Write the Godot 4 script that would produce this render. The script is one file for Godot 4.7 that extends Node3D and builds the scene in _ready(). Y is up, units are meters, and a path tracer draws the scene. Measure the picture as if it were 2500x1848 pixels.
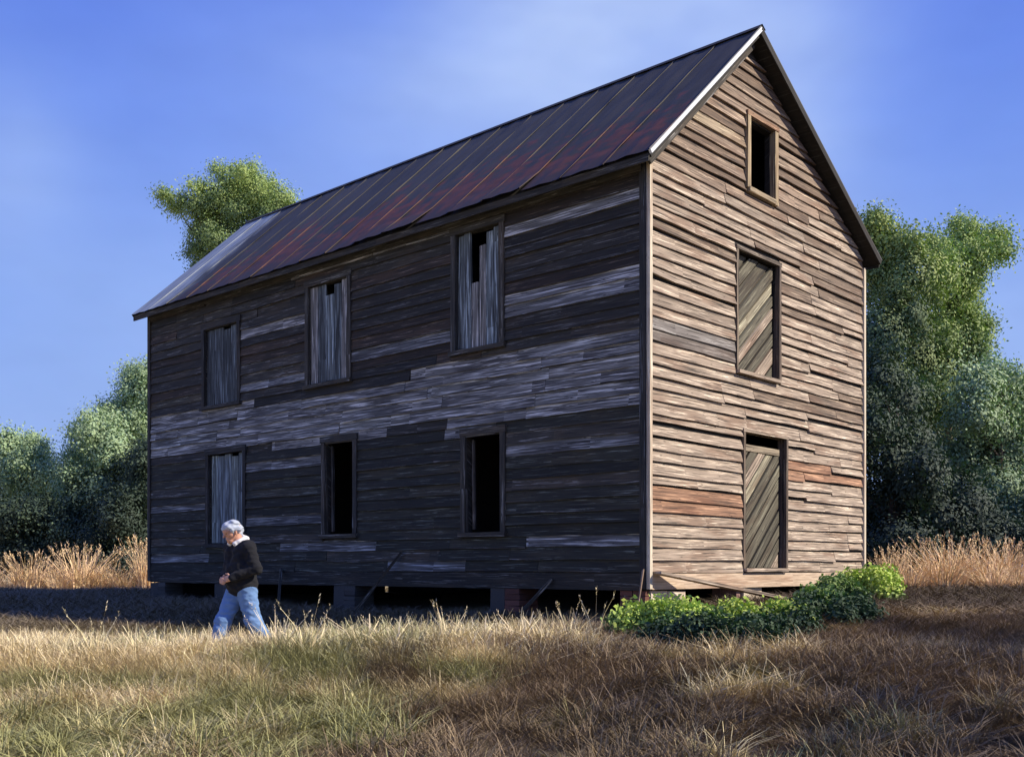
extends Node3D
# An abandoned two-storey farmhouse in a dry meadow on a clear day. Units are metres, y up, the camera looks along -z.

const HOUSE_AT := Vector3(1.813, 1.6, -14.33)      # lower front corner of the siding
const HOUSE_TURN := 0.8326                         # the gable runs along local +x, the long side along local -z
const LONG := 13.05
const WIDE := 6.74
const RIDGE_X := 2.65
const RIDGE_Y := 8.17
const EAVE_L := 5.47
const EAVE_R := 5.58
const OVER := 0.27

var rng := RandomNumberGenerator.new()
var taken := {}
var M := {}

# ---------------------------------------------------------------- naming
func numbered(parent: Node, called: String) -> String:
	var key := str(parent.get_instance_id()) + called
	var n: int = taken.get(key, 0)
	taken[key] = n + 1
	return called if n == 0 else "%s_%03d" % [called, n]

func put(node: Node3D, called: String, parent: Node) -> Node3D:
	node.name = numbered(parent, called)
	parent.add_child(node, true)
	return node

func part(called: String, mesh: Mesh, mat: Material, parent: Node) -> MeshInstance3D:
	var o := MeshInstance3D.new()
	o.mesh = mesh
	o.material_override = mat
	put(o, called, parent)
	return o

func thing(called: String, label: String, category: String, at: Vector3, turn := 0.0, group := "") -> Node3D:
	var o := Node3D.new()
	put(o, called, self)
	o.position = at
	o.rotation.y = turn
	tag(o, label, category, group)
	return o

func tag(o: Node, label: String, category: String, group := "") -> void:
	o.set_meta("label", label)
	o.set_meta("category", category)
	if group != "":
		o.set_meta("group", group)

# ---------------------------------------------------------------- mesh helpers
func begin() -> SurfaceTool:
	var st := SurfaceTool.new()
	st.begin(Mesh.PRIMITIVE_TRIANGLES)
	return st

func tri(st: SurfaceTool, p: Array, n: Vector3, uv: Array, c: Color) -> void:
	for i in 3:
		st.set_normal(n)
		st.set_color(c)
		st.set_uv(uv[i])
		st.add_vertex(p[i])

func quad(st: SurfaceTool, a: Vector3, b: Vector3, c: Vector3, d: Vector3, hint: Vector3, ua: Vector2, ub: Vector2, uc: Vector2, ud: Vector2, col: Color) -> void:
	var n := (c - a).cross(b - d)
	if n.length() < 1e-9:
		return
	n = n.normalized()
	if n.dot(hint) < 0:
		n = -n
	if (c - a).cross(b - a).dot(n) + (d - a).cross(c - a).dot(n) > 0:
		tri(st, [a, b, c], n, [ua, ub, uc], col)
		tri(st, [a, c, d], n, [ua, uc, ud], col)
	else:
		tri(st, [a, c, b], n, [ua, uc, ub], col)
		tri(st, [a, d, c], n, [ua, ud, uc], col)

# a hand-cut timber: half-axes x (its length), y, z; corners knocked about by jit
func timber(st: SurfaceTool, at: Vector3, x: Vector3, y: Vector3, z: Vector3, jit: float, col: Color, density := 0.25) -> void:
	var v := []
	for i in 8:
		var p := at + x * (1 if i & 1 else -1) + y * (1 if i & 2 else -1) + z * (1 if i & 4 else -1)
		v.append(p + Vector3(rng.randf_range(-jit, jit), rng.randf_range(-jit, jit), rng.randf_range(-jit, jit)))
	var o := Vector2(rng.randf(), rng.randf())
	var l := x.length() * 2 * density
	var h := y.length() * 2 * density * 2
	var w := z.length() * 2 * density * 2
	var faces := [[0, 1, 3, 2, -z, l, h], [4, 5, 7, 6, z, l, h], [0, 1, 5, 4, -y, l, w], [2, 3, 7, 6, y, l, w], [0, 2, 6, 4, -x, w, h], [1, 3, 7, 5, x, w, h]]
	for f in faces:
		quad(st, v[f[0]], v[f[1]], v[f[2]], v[f[3]], f[4], o, o + Vector2(f[5], 0), o + Vector2(f[5], f[6]), o + Vector2(0, f[6]), col)

func tube(st: SurfaceTool, pts: Array, radii: Array, sides: int, col: Color) -> void:
	var rings := []
	for i in pts.size():
		var d: Vector3 = (pts[mini(i + 1, pts.size() - 1)] - pts[maxi(i - 1, 0)]).normalized()
		var u := d.cross(Vector3(0.31, 0.2, 0.93)).normalized()
		var w := d.cross(u)
		var ring := []
		for k in sides:
			var a := TAU * k / sides
			ring.append(pts[i] + (u * cos(a) + w * sin(a)) * radii[i])
		rings.append(ring)
	for i in pts.size() - 1:
		for k in sides:
			var k2 := (k + 1) % sides
			var a: Vector3 = rings[i][k]
			quad(st, a, rings[i][k2], rings[i + 1][k2], rings[i + 1][k], a - pts[i], Vector2(k * 0.1, i * 0.3), Vector2(k * 0.1 + 0.1, i * 0.3), Vector2(k * 0.1 + 0.1, i * 0.3 + 0.3), Vector2(k * 0.1, i * 0.3 + 0.3), col)

# ---------------------------------------------------------------- textures
func noise(s: int, f: float, oct := 4) -> FastNoiseLite:
	var n := FastNoiseLite.new()
	n.seed = s
	n.noise_type = FastNoiseLite.TYPE_SIMPLEX_SMOOTH
	n.frequency = f
	n.fractal_octaves = oct
	return n

func ss(a: float, b: float, x: float) -> float:
	return smoothstep(a, b, x)

# weathered wood, 4 m along u and 2 m along v: long streaks of bare silver, tan or dark grain
func wood_texture(s: int, base: Color, pale: Color, dark: Color, patch: Color, pale_at: float, dark_at: float) -> ImageTexture:
	var W := 1024
	var H := 1024
	var im := Image.create(W, H, true, Image.FORMAT_RGB8)
	var a := noise(s, 1.0, 3)
	var b := noise(s + 1, 1.0, 4)
	var c := noise(s + 2, 1.0, 3)
	var d := noise(s + 3, 1.0, 2)
	for y in H:
		for x in W:
			var u := x / float(W)
			var v := y / float(H)
			# the seam of the tile is hidden by a cross-fade near u = 1
			var grain := a.get_noise_2d(u * 7.0, v * 220.0)
			var streak := b.get_noise_2d(u * 3.2, v * 62.0)
			var worn := c.get_noise_2d(u * 2.6 + 40.0, v * 26.0)
			var big := d.get_noise_2d(u * 2.0, v * 5.0)
			var col := base.lerp(patch, ss(0.05, 0.5, big))
			col = col.lerp(pale, ss(pale_at, pale_at + 0.30, streak + 0.35 * grain) * ss(-0.45, 0.35, worn))
			var scratch := b.get_noise_2d(u * 5.5 + 70.0, v * 150.0)
			col = col.lerp(pale * 1.7, 0.8 * ss(0.36, 0.46, scratch) * ss(-0.05, 0.25, worn))
			col = col.lerp(dark, ss(dark_at, dark_at + 0.25, -streak + 0.4 * grain))
			col = col * (1.0 + 0.6 * grain)
			im.set_pixel(x, y, Color(clampf(col.r, 0, 1), clampf(col.g, 0, 1), clampf(col.b, 0, 1)).linear_to_srgb())
	var r := RandomNumberGenerator.new()
	r.seed = s
	for i in 70:
		var kx := r.randi_range(12, W - 13)
		var ky := r.randi_range(8, H - 9)
		var kw := r.randf_range(4.0, 10.0)
		for y in range(-6, 7):
			for x in range(-11, 12):
				var q := Vector2(x / kw, y / (kw * 0.45)).length()
				if q < 1.0:
					var c2 := im.get_pixel(kx + x, ky + y)
					im.set_pixel(kx + x, ky + y, c2.lerp(dark.linear_to_srgb(), 0.85 * (1.0 - q * q)))
	im.generate_mipmaps()
	return ImageTexture.create_from_image(im)

# old tin: slate grey sheets that rust from the eave upwards; u along the eave, v from ridge (0) to eave (1)
func tin_texture() -> ImageTexture:
	var W := 1024
	var H := 512
	var im := Image.create(W, H, true, Image.FORMAT_RGB8)
	var a := noise(31, 1.0, 4)
	var b := noise(32, 1.0, 4)
	var c := noise(33, 1.0, 3)
	var slate := Color(0.036, 0.034, 0.029)
	var silver := Color(0.30, 0.35, 0.40)
	var rust := Color(0.088, 0.026, 0.015)
	var brown := Color(0.040, 0.028, 0.026)
	for y in H:
		for x in W:
			var u := x / float(W)
			var v := y / float(H)
			var sheet := floorf(u * 18.0)
			var tone := b.get_noise_2d(sheet * 13.7, 3.0)
			var down := a.get_noise_2d(u * 60.0, v * 5.0)
			var spot := c.get_noise_2d(u * 24.0, v * 12.0)
			var col := slate * (1.0 + 0.45 * tone + 0.4 * down)
			var r := ss(0.50 + 0.12 * u, 0.78 + 0.06 * u, v + 0.24 * down + 0.30 * spot + 0.30 * tone - 0.5 * ss(0.80, 0.97, u))
			col = col.lerp(rust * (1.0 + 0.6 * spot), r)
			col = col.lerp(brown * 0.6, 0.9 * ss(0.80, 0.98, v + 0.14 * down))
			col = col.lerp(silver * (1.0 + 0.3 * down), 0.85 * ss(0.86, 0.93, u + 0.02 * down) * (1.0 - 0.5 * r))
			im.set_pixel(x, y, Color(clampf(col.r, 0, 1), clampf(col.g, 0, 1), clampf(col.b, 0, 1)).linear_to_srgb())
	im.generate_mipmaps()
	return ImageTexture.create_from_image(im)

func sky_texture() -> ImageTexture:
	var W := 2048
	var H := 1024
	var im := Image.create(W, H, false, Image.FORMAT_RGB8)
	var n := noise(7, 1.0, 4)
	var wisps := [[6.0, 27.5, 10.0, 6.0, 0.62], [-4.0, 24.0, 11.0, 6.0, 0.30], [14.5, 20.0, 4.5, 8.0, 0.36], [-25.0, 19.0, 3.0, 3.5, 0.28], [-10.0, 14.0, 12.0, 4.0, 0.18], [24.0, 12.0, 8.0, 5.0, 0.15], [55.0, 27.0, 13.0, 7.0, 0.5], [95.0, 22.0, 14.0, 7.0, 0.5], [140.0, 28.0, 13.0, 7.0, 0.6], [185.0, 24.0, 14.0, 7.0, 0.5], [-60.0, 26.0, 13.0, 7.0, 0.5], [-105.0, 28.0, 14.0, 7.0, 0.6], [-150.0, 22.0, 13.0, 6.0, 0.5]]
	var stops := [[-90.0, Color(0.30, 0.27, 0.20)], [-2.0, Color(0.42, 0.42, 0.40)], [0.0, Color(0.565, 0.66, 0.84)], [7.0, Color(0.525, 0.63, 0.842)], [14.0, Color(0.475, 0.59, 0.84)], [22.0, Color(0.40, 0.52, 0.83)], [30.0, Color(0.315, 0.435, 0.80)], [50.0, Color(0.26, 0.38, 0.75)], [90.0, Color(0.22, 0.33, 0.70)]]
	for y in H:
		var el := 90.0 - 180.0 * (y + 0.5) / H
		var base := Color()
		for i in stops.size() - 1:
			if el >= stops[i][0] and el <= stops[i + 1][0]:
				base = stops[i][1].lerp(stops[i + 1][1], (el - stops[i][0]) / (stops[i + 1][0] - stops[i][0]))
		for x in W:
			var az := wrapf(360.0 * (x + 0.5) / W, -180.0, 180.0)   # straight ahead (-z) is u = 0
			var col := base
			if el > 0.0:
				var r := deg_to_rad(az)
				var e := deg_to_rad(el)
				var d := Vector3(sin(r) * cos(e), sin(e), -cos(r) * cos(e))
				var q := n.get_noise_3d(d.x * 3.2, d.y * 8.0, d.z * 3.2)
				var q2 := n.get_noise_3d(d.x * 10.0 + 9.0, d.y * 26.0, d.z * 10.0)
				var white := 0.05 * q
				for w in wisps:
					var da: float = wrapf(az - w[0], -180.0, 180.0) / w[2]
					var de: float = (el - w[1]) / w[3]
					var g := exp(-(da * da + de * de))
					white += w[4] * g * (0.95 + 0.25 * q + 0.06 * q2)
				col = base.lerp(Color(0.75, 0.81, 0.90), clampf(white, 0.0, 0.85))
				col = col * (1.0 + 0.02 * q2)
			im.set_pixel(x, y, col)
	return ImageTexture.create_from_image(im)

func material(tex: Texture2D, rough: float, tint := Color.WHITE) -> StandardMaterial3D:
	var m := StandardMaterial3D.new()
	m.albedo_texture = tex
	m.albedo_color = tint
	m.roughness = rough
	m.vertex_color_use_as_albedo = true
	m.cull_mode = BaseMaterial3D.CULL_DISABLED
	return m

# ---------------------------------------------------------------- the lie of the land
func ground_at(x: float, z: float) -> float:
	var d := -z
	var p := [[-200.0, 0.0], [8.0, 0.0], [10.0, 0.22], [12.0, 0.40], [13.5, 0.53], [15.0, 0.62], [18.0, 0.8], [24.0, 0.98], [31.0, 0.9], [60.0, 1.0], [900.0, 1.2]]
	var h := 1.2
	for i in p.size() - 1:
		if d >= p[i][0] and d <= p[i + 1][0]:
			h = lerpf(p[i][1], p[i + 1][1], (d - p[i][0]) / (p[i + 1][0] - p[i][0]))
	h += ss(-3.0, 3.0, x) * 0.36 * ss(8.5, 14.0, d)
	h += 0.20 * ss(2.0, -1.0, x) * exp(-pow((d - 11.5) / 0.8, 2.0))   # a low swell in front of the path
	return h + 0.05 * sin(x * 0.9 + d * 0.5) * sin(d * 0.8 - x * 0.3)

# ---------------------------------------------------------------- siding
class Frame:
	var o: Vector3
	var a: Vector3
	var n: Vector3
	func p(s: float, y: float, d: float) -> Vector3:
		return o + a * s + Vector3.UP * y + n * d

# one clapboard: from s0 to s1 at its foot and t0 to t1 at its head, thick at the foot, thin at the head
func clapboard(fr: Frame, s0: float, s1: float, t0: float, t1: float, y0: float, y1: float, lip: float, tint: Color, dip := 0.0, edge_light := 0.0) -> ArrayMesh:
	var st := begin()
	var k := maxi(2, int((s1 - s0) / 0.55))
	var off := Vector2(rng.randf(), rng.randf())
	var foot := []
	var head := []
	var under := []
	for i in k + 1:
		var f := i / float(k)
		var w := rng.randf_range(-0.008, 0.008) + dip * (f - 0.5)
		foot.append(fr.p(lerpf(s0, s1, f), y0 + w, lip + rng.randf_range(-0.007, 0.007)))
		under.append(fr.p(lerpf(s0, s1, f), y0 + w + 0.004, 0.002))
		head.append(fr.p(lerpf(t0, t1, f), y1 + dip * (f - 0.5), 0.008))
	for i in k:
		var u0 := off + Vector2(lerpf(s0, s1, i / float(k)) / 4.0, 0)
		var u1 := off + Vector2(lerpf(s0, s1, (i + 1) / float(k)) / 4.0, 0)
		var up := Vector2(0, (y1 - y0) / 2.0)
		quad(st, foot[i], foot[i + 1], head[i + 1], head[i], fr.n, u0, u1, u1 + up, u0 + up, tint)
		if rng.randf() < edge_light:
			# the arris, painted pale for the light it catches
			var e0: Vector3 = foot[i].lerp(head[i], rng.randf_range(0.06, 0.16)) + fr.n * 0.003
			var e1: Vector3 = foot[i + 1].lerp(head[i + 1], rng.randf_range(0.06, 0.16)) + fr.n * 0.003
			var lit_edge := Color(3.6, 3.8, 4.0) * rng.randf_range(0.6, 1.3)
			quad(st, foot[i] + fr.n * 0.003, foot[i + 1] + fr.n * 0.003, e1, e0, fr.n, u0, u1, u1 + up * 0.1, u0 + up * 0.1, lit_edge)
		quad(st, under[i], under[i + 1], foot[i + 1], foot[i], Vector3.DOWN, u0, u1, u1 + Vector2(0, 0.01), u0 + Vector2(0, 0.01), tint)
	for e in [0, k]:
		var hint := fr.a * (1.0 if e == k else -1.0)
		var st_n := hint.normalized()
		var tp := [under[e], foot[e], head[e]]
		if (tp[2] - tp[0]).cross(tp[1] - tp[0]).dot(st_n) < 0:
			tp = [under[e], head[e], foot[e]]
		tri(st, tp, st_n, [off, off, off], tint)
	return st.commit()

# the rows of boards between openings [s0, s1, y0, y1]; left(y) and right(y) bound the wall
func side_up(fr: Frame, wall: Node, mat: Material, y_from: float, y_to: float, row: float, holes: Array, left: Callable, right: Callable, tinter: Callable, lip0: float, lip1: float, gap_chance: float, open_joint := 0.0, piece := 3.4, edge_light := 0.0) -> void:
	var y := y_from
	while y < y_to - 0.03:
		var h := minf(row * rng.randf_range(0.90, 1.10), y_to - y)
		var ym := y + h * 0.5
		var l0: float = left.call(y)
		var l1: float = left.call(y + h)
		var r0: float = right.call(y)
		var r1: float = right.call(y + h)
		if r1 < l1:
			r1 = (r0 + l0) * 0.5
			l1 = r1
		var cuts := []
		var at := l0
		for hole in holes:
			if ym > hole[2] and ym < hole[3]:
				cuts.append([at, hole[0]])
				at = hole[1]
		cuts.append([at, r0])
		for c in cuts:
			var a: float = c[0]
			var b: float = c[1]
			while b - a > 0.02:
				var e := b
				if b - a > piece + 0.4:
					e = a + rng.randf_range(0.2, 0.8) * (b - a) if b - a < piece * 2.0 else a + rng.randf_range(piece * 0.55, piece * 1.35)
				var t0 := l1 if a == l0 else a + 0.004
				var t1 := r1 if e == r0 else e - 0.004
				if rng.randf() > gap_chance or e - a > 2.0:
					var dip := rng.randf_range(-0.02, 0.02) if rng.randf() < 0.35 else 0.0
					var tint: Color = tinter.call((a + e) * 0.5, ym)
					var m: Material = M.silver_wood if tint.a < 0.75 else mat
					tint.a = 1.0
					part("clapboard", clapboard(fr, a + 0.004, e - 0.004, t0, t1, y - 0.012 + (rng.randf() * rng.randf() * open_joint), y + h, rng.randf_range(lip0, lip1), tint, dip, edge_light if m == M.shade_wood and rng.randf() < 0.7 else 0.0), m, wall)
				a = e
		y += h

# a sheathing wall with openings: pieces between the openings, as tall as top(s)
func sheathing(fr: Frame, s_cuts: Array, holes: Array, top: Callable, bottom: float, thick: float, tint: Color) -> ArrayMesh:
	var st := begin()
	for i in s_cuts.size() - 1:
		var a: float = s_cuts[i]
		var b: float = s_cuts[i + 1]
		var spans := []
		var y := bottom
		for hole in holes:
			if (a + b) * 0.5 > hole[0] and (a + b) * 0.5 < hole[1]:
				spans.append([y, y, hole[2], hole[2]])
				y = hole[3]
		spans.append([y, y, top.call(a), top.call(b)])
		for s in spans:
			var q := [fr.p(a, s[0], 0), fr.p(b, s[1], 0), fr.p(b, s[3], 0), fr.p(a, s[2], 0)]
			var r := []
			for v in q:
				r.append(v - fr.n * thick)
			var z := Vector2.ZERO
			var uv := [Vector2(a, s[0]) * 0.25, Vector2(b, s[1]) * 0.25, Vector2(b, s[3]) * 0.25, Vector2(a, s[2]) * 0.25]
			quad(st, q[0], q[1], q[2], q[3], fr.n, uv[0], uv[1], uv[2], uv[3], tint)
			quad(st, r[0], r[1], r[2], r[3], -fr.n, uv[0], uv[1], uv[2], uv[3], tint)
			var hints := [Vector3.DOWN, fr.a, Vector3.UP, -fr.a]
			for k in 4:
				var k2 := (k + 1) % 4
				quad(st, q[k], q[k2], r[k2], r[k], hints[k], uv[k], uv[k2], uv[k2] + Vector2(0.02, 0.02), uv[k] + Vector2(0.02, 0.02), tint)
	return st.commit()

func one(fr: Frame, s0: float, s1: float, y0: float, y1: float, d0: float, d1: float, tint: Color, jit := 0.004, tilt := 0.0, along_y := false) -> ArrayMesh:
	var st := begin()
	var x := fr.a * (s1 - s0) * 0.5
	var y := Vector3.UP * (y1 - y0) * 0.5
	if tilt != 0.0:
		x = x.rotated(fr.n, tilt)
		y = y.rotated(fr.n, tilt)
	var z := fr.n * (d1 - d0) * 0.5
	var at := fr.p((s0 + s1) * 0.5, (y0 + y1) * 0.5, (d0 + d1) * 0.5)
	if along_y:
		timber(st, at, y, x, z, jit, tint)
	else:
		timber(st, at, x, y, z, jit, tint)
	return st.commit()

# ---------------------------------------------------------------- foliage
func leaf_clump(s: int, leaves: int, spread: float, size: float) -> ArrayMesh:
	rng.seed = s
	var st := begin()
	for i in leaves:
		var at := Vector3(rng.randfn(), rng.randfn() * 0.8, rng.randfn()) * spread * 0.5
		var out := (Vector3.UP * 0.9 + at.normalized() * 0.5 + Vector3(rng.randfn(), rng.randfn(), rng.randfn()) * 0.15).normalized()
		var u := out.cross(Vector3(rng.randfn(), rng.randfn(), rng.randfn())).normalized()
		var w := out.cross(u)
		var l := size * rng.randf_range(0.7, 1.3)
		var tone := rng.randf_range(0.92, 1.08)
		var c := Color(tone * rng.randf_range(0.9, 1.15), tone, tone * 0.9)
		var z := Vector2.ZERO
		quad(st, at - u * l * 0.5, at + w * l * 0.27 + out * l * 0.06, at + u * l * 0.55, at - w * l * 0.27 + out * l * 0.06, out, z, z, z, z, c)
	return st.commit()

func crown(parent: Node, lobes: Array, clump: Mesh, density: float, col_low: Color, col_high: Color, y_low: float, y_high: float, s: int, called := "crown", grow := 1.0, least := 14) -> void:
	rng.seed = s
	var n := noise(s, 0.9, 3)
	var xf := []
	var cols := []
	# each mass throws out ragged sprays of its own
	var masses := lobes.duplicate()
	for l in lobes:
		for i in 5:
			var d := Vector3(rng.randfn(), rng.randfn() + 0.35, rng.randfn()).normalized()
			var far: float = l[3] * rng.randf_range(0.95, 1.45)
			masses.append([l[0] + d.x * far, l[1] + d.y * far, l[2] + d.z * far, l[3] * rng.randf_range(0.18, 0.40)])
	for l in masses:
		var c := Vector3(l[0], l[1], l[2])
		var r: float = l[3]
		r *= 0.92
		var count := int(density * r * r) + least
		for i in count:
			var d := Vector3(rng.randfn(), rng.randfn(), rng.randfn()).normalized()
			var f := 0.80 + 0.50 * n.get_noise_3dv((c + d * r) * 1.9) + rng.randf_range(-0.10, 0.06)
			if rng.randf() < 0.16:
				f *= rng.randf_range(0.3, 0.9)
			var p := c + d * r * f
			if p.y < 0.03:
				continue
			var up := (d + Vector3.UP * 0.35).normalized()
			var x := up.cross(Vector3(rng.randfn(), rng.randfn(), rng.randfn())).normalized()
			var b := Basis(x, up, x.cross(up)).scaled(Vector3.ONE * rng.randf_range(0.7, 1.25) * grow)
			xf.append(Transform3D(b, p))
			var k := clampf(ss(y_low, y_high, p.y) + 0.9 * n.get_noise_3dv(p * 0.8), 0.0, 1.0)  # tops paler, bottoms darker: light and shade put into the leaf colour
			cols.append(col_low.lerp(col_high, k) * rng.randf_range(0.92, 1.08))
	scatter(called, clump, xf, cols, M.leaf, parent)

func scatter(called: String, mesh: Mesh, xf: Array, cols: Array, mat: Material, parent: Node) -> MultiMeshInstance3D:
	var mm := MultiMesh.new()
	mm.transform_format = MultiMesh.TRANSFORM_3D
	mm.use_colors = true
	mm.mesh = mesh
	mm.instance_count = xf.size()
	for i in xf.size():
		mm.set_instance_transform(i, xf[i])
		var c: Color = cols[i]
		c.a = 1.0
		mm.set_instance_color(i, c)
	var o := MultiMeshInstance3D.new()
	o.multimesh = mm
	o.material_override = mat
	put(o, called, parent)
	o.set_meta("kind", "stuff")
	return o

func trunk(parent: Node, lobes: Array, r0: float, s: int) -> void:
	rng.seed = s
	var st := begin()
	var top: float = 0.0
	for l in lobes:
		top = maxf(top, l[1])
	var pts := [Vector3(0, -0.15, 0)]
	var rad := [r0 * 1.35]
	for i in 6:
		var f := (i + 1) / 6.0
		pts.append(Vector3(rng.randf_range(-0.12, 0.12), top * 0.86 * f, rng.randf_range(-0.12, 0.12)))
		rad.append(r0 * (1.0 - 0.85 * f))
	tube(st, pts, rad, 8, Color.WHITE)
	part("trunk", st.commit(), M.bark, parent)
	for l in lobes:
		var c := Vector3(l[0], l[1], l[2])
		var j := clampi(int(6.0 * (c.y - 0.9) / (top * 0.86)), 1, 5)
		var lb := begin()
		var a: Vector3 = pts[j]
		var mid := a.lerp(c, 0.5) + Vector3(rng.randf_range(-0.1, 0.1), 0.05, rng.randf_range(-0.1, 0.1))
		tube(lb, [a, mid, c], [rad[j] * 0.5, rad[j] * 0.32, 0.012], 5, Color.WHITE)
		part("limb", lb.commit(), M.bark, parent)

func tree(called: String, label: String, category: String, at: Vector3, lobes: Array, low: Color, high: Color, y0: float, y1: float, s: int, density := 210.0, r0 := 0.16, grow := 1.0) -> Node3D:
	var t := thing(called, label, category, at)
	trunk(t, lobes, r0, s)
	crown(t, lobes, M.clump, density, low, high, y0, y1, s, "crown", grow, 6 if density > 50.0 else 1)
	return t

# blades rising from a point; tall ones carry seed heads
func blades(s: int, count: int, radius: float, h0: float, h1: float, width: float, lean: float, heads: float) -> ArrayMesh:
	rng.seed = s
	var st := begin()
	var z := Vector2.ZERO
	for i in count:
		var a := rng.randf() * TAU
		var root := Vector3(cos(a), 0, sin(a)) * radius * sqrt(rng.randf())
		var dir := Vector3(cos(a), 0, sin(a)).rotated(Vector3.UP, rng.randf_range(-0.7, 0.7))
		var h := rng.randf_range(h0, h1)
		var bend := rng.randf_range(0.15, 1.0) * lean
		var side := dir.cross(Vector3.UP).rotated(Vector3.UP, rng.randf_range(-1.2, 1.2)) * width * rng.randf_range(0.6, 1.3)
		var tone := rng.randf_range(0.72, 1.2)
		var c := Color(tone, tone * rng.randf_range(0.93, 1.03), tone * rng.randf_range(0.85, 1.0))
		var prev := root
		var steps := 3
		for k in steps:
			var f0 := k / float(steps)
			var f1 := (k + 1) / float(steps)
			var p := root + Vector3.UP * h * f1 * (1.0 - 0.25 * bend * f1) + dir * h * bend * f1 * f1
			var w0 := side * (1.0 - f0 * 0.75)
			var w1 := side * (1.0 - f1 * 0.75)
			var nn := side.cross(p - prev).normalized()
			if nn.y < 0:
				nn = -nn
			quad(st, prev - w0, prev + w0, p + w1, p - w1, nn, z, z, z, z, c)
			prev = p
		if rng.randf() < heads:
			var ax := (dir * bend + Vector3.UP * 0.8).normalized()
			for k in 7:
				var q := prev + ax * (k - 1) * 0.022 * h
				var o := Vector3(rng.randfn(), rng.randfn(), rng.randfn()).normalized()
				var l := h * 0.035
				quad(st, q, q + (ax + o).normalized() * l * 0.6 + o.cross(ax) * l * 0.25, q + (ax * 1.3 + o) * l, q + (ax + o).normalized() * l * 0.6 - o.cross(ax) * l * 0.25, o, z, z, z, z, c * 1.08)
	return st.commit()

# ---------------------------------------------------------------- bodies: a field of tapered capsules meshed by surface nets
func field_mesh(st: SurfaceTool, bones: Array, k: float, cell: float, col: Color, crease := 0.0) -> void:
	var folds := noise(17, 9.0, 2)
	var lo := Vector3.ONE * 1e9
	var hi := -lo
	for b in bones:
		var r := maxf(b[2], b[3]) + k + cell * 3.0
		for p in [b[0], b[1]]:
			lo = lo.min(p - Vector3.ONE * r)
			hi = hi.max(p + Vector3.ONE * r)
	var nx := int((hi.x - lo.x) / cell) + 2
	var ny := int((hi.y - lo.y) / cell) + 2
	var nz := int((hi.z - lo.z) / cell) + 2
	var g := PackedFloat32Array()
	g.resize(nx * ny * nz)
	g.fill(9.0)
	for b in bones:
		var pa: Vector3 = b[0]
		var pb: Vector3 = b[1]
		var ra: float = b[2]
		var rb: float = b[3]
		var r := maxf(ra, rb) + k + cell * 2.0
		var l := ((pa.min(pb) - Vector3.ONE * r - lo) / cell).floor().max(Vector3.ZERO)
		var h := ((pa.max(pb) + Vector3.ONE * r - lo) / cell).ceil()
		var ab := pb - pa
		var len2 := maxf(ab.length_squared(), 1e-9)
		for iz in range(int(l.z), mini(int(h.z) + 1, nz)):
			for iy in range(int(l.y), mini(int(h.y) + 1, ny)):
				var row := (iz * ny + iy) * nx
				for ix in range(int(l.x), mini(int(h.x) + 1, nx)):
					var p := lo + Vector3(ix, iy, iz) * cell
					var t := clampf((p - pa).dot(ab) / len2, 0.0, 1.0)
					var d: float = p.distance_to(pa + ab * t) - lerpf(ra, rb, t)
					if crease > 0.0:
						d += crease * folds.get_noise_3d(p.x, p.y * 1.7, p.z)
					if d < k + cell * 2.0:
						var e := g[row + ix]
						var m := maxf(k - absf(d - e), 0.0) / k
						g[row + ix] = minf(d, e) - m * m * k * 0.25
	var ids := {}
	var verts := []
	var corner := [Vector3i(0, 0, 0), Vector3i(1, 0, 0), Vector3i(0, 1, 0), Vector3i(1, 1, 0), Vector3i(0, 0, 1), Vector3i(1, 0, 1), Vector3i(0, 1, 1), Vector3i(1, 1, 1)]
	var edges := [[0, 1], [2, 3], [4, 5], [6, 7], [0, 2], [1, 3], [4, 6], [5, 7], [0, 4], [1, 5], [2, 6], [3, 7]]
	for iz in nz - 1:
		for iy in ny - 1:
			for ix in nx - 1:
				var at := (iz * ny + iy) * nx + ix
				if absf(g[at]) > cell * 2.5:
					continue
				var v := [g[at], g[at + 1], g[at + nx], g[at + nx + 1], g[at + nx * ny], g[at + nx * ny + 1], g[at + nx * ny + nx], g[at + nx * ny + nx + 1]]
				var inside := 0
				for q in v:
					if q < 0:
						inside += 1
				if inside == 0 or inside == 8:
					continue
				var sum := Vector3.ZERO
				var cnt := 0
				for e in edges:
					var a: float = v[e[0]]
					var b2: float = v[e[1]]
					if (a < 0) != (b2 < 0):
						sum += Vector3(corner[e[0]]).lerp(Vector3(corner[e[1]]), a / (a - b2))
						cnt += 1
				ids[at] = verts.size()
				verts.append(lo + (Vector3(ix, iy, iz) + sum / cnt) * cell)
	st.set_smooth_group(0)
	var strides := [1, nx, nx * ny]
	for at in ids:
		var v0 := g[at] < 0
		for ax in 3:
			var o1: int = strides[(ax + 1) % 3]
			var o2: int = strides[(ax + 2) % 3]
			var v1: bool = g[at + strides[ax]] < 0
			if v0 == v1 or not (ids.has(at - o1) and ids.has(at - o2) and ids.has(at - o1 - o2)):
				continue
			var q := [verts[ids[at]], verts[ids[at - o1]], verts[ids[at - o1 - o2]], verts[ids[at - o2]]]
			var order := [0, 2, 1, 0, 3, 2] if v0 else [0, 1, 2, 0, 2, 3]
			for i in order:
				st.set_color(col)
				st.add_vertex(q[i])

func body_mesh(groups: Array) -> ArrayMesh:
	var st := begin()
	for gr in groups:
		field_mesh(st, gr[0], gr[1], gr[2], gr[3], gr[4] if gr.size() > 4 else 0.0)
	st.index()
	st.generate_normals()
	return st.commit()

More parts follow.
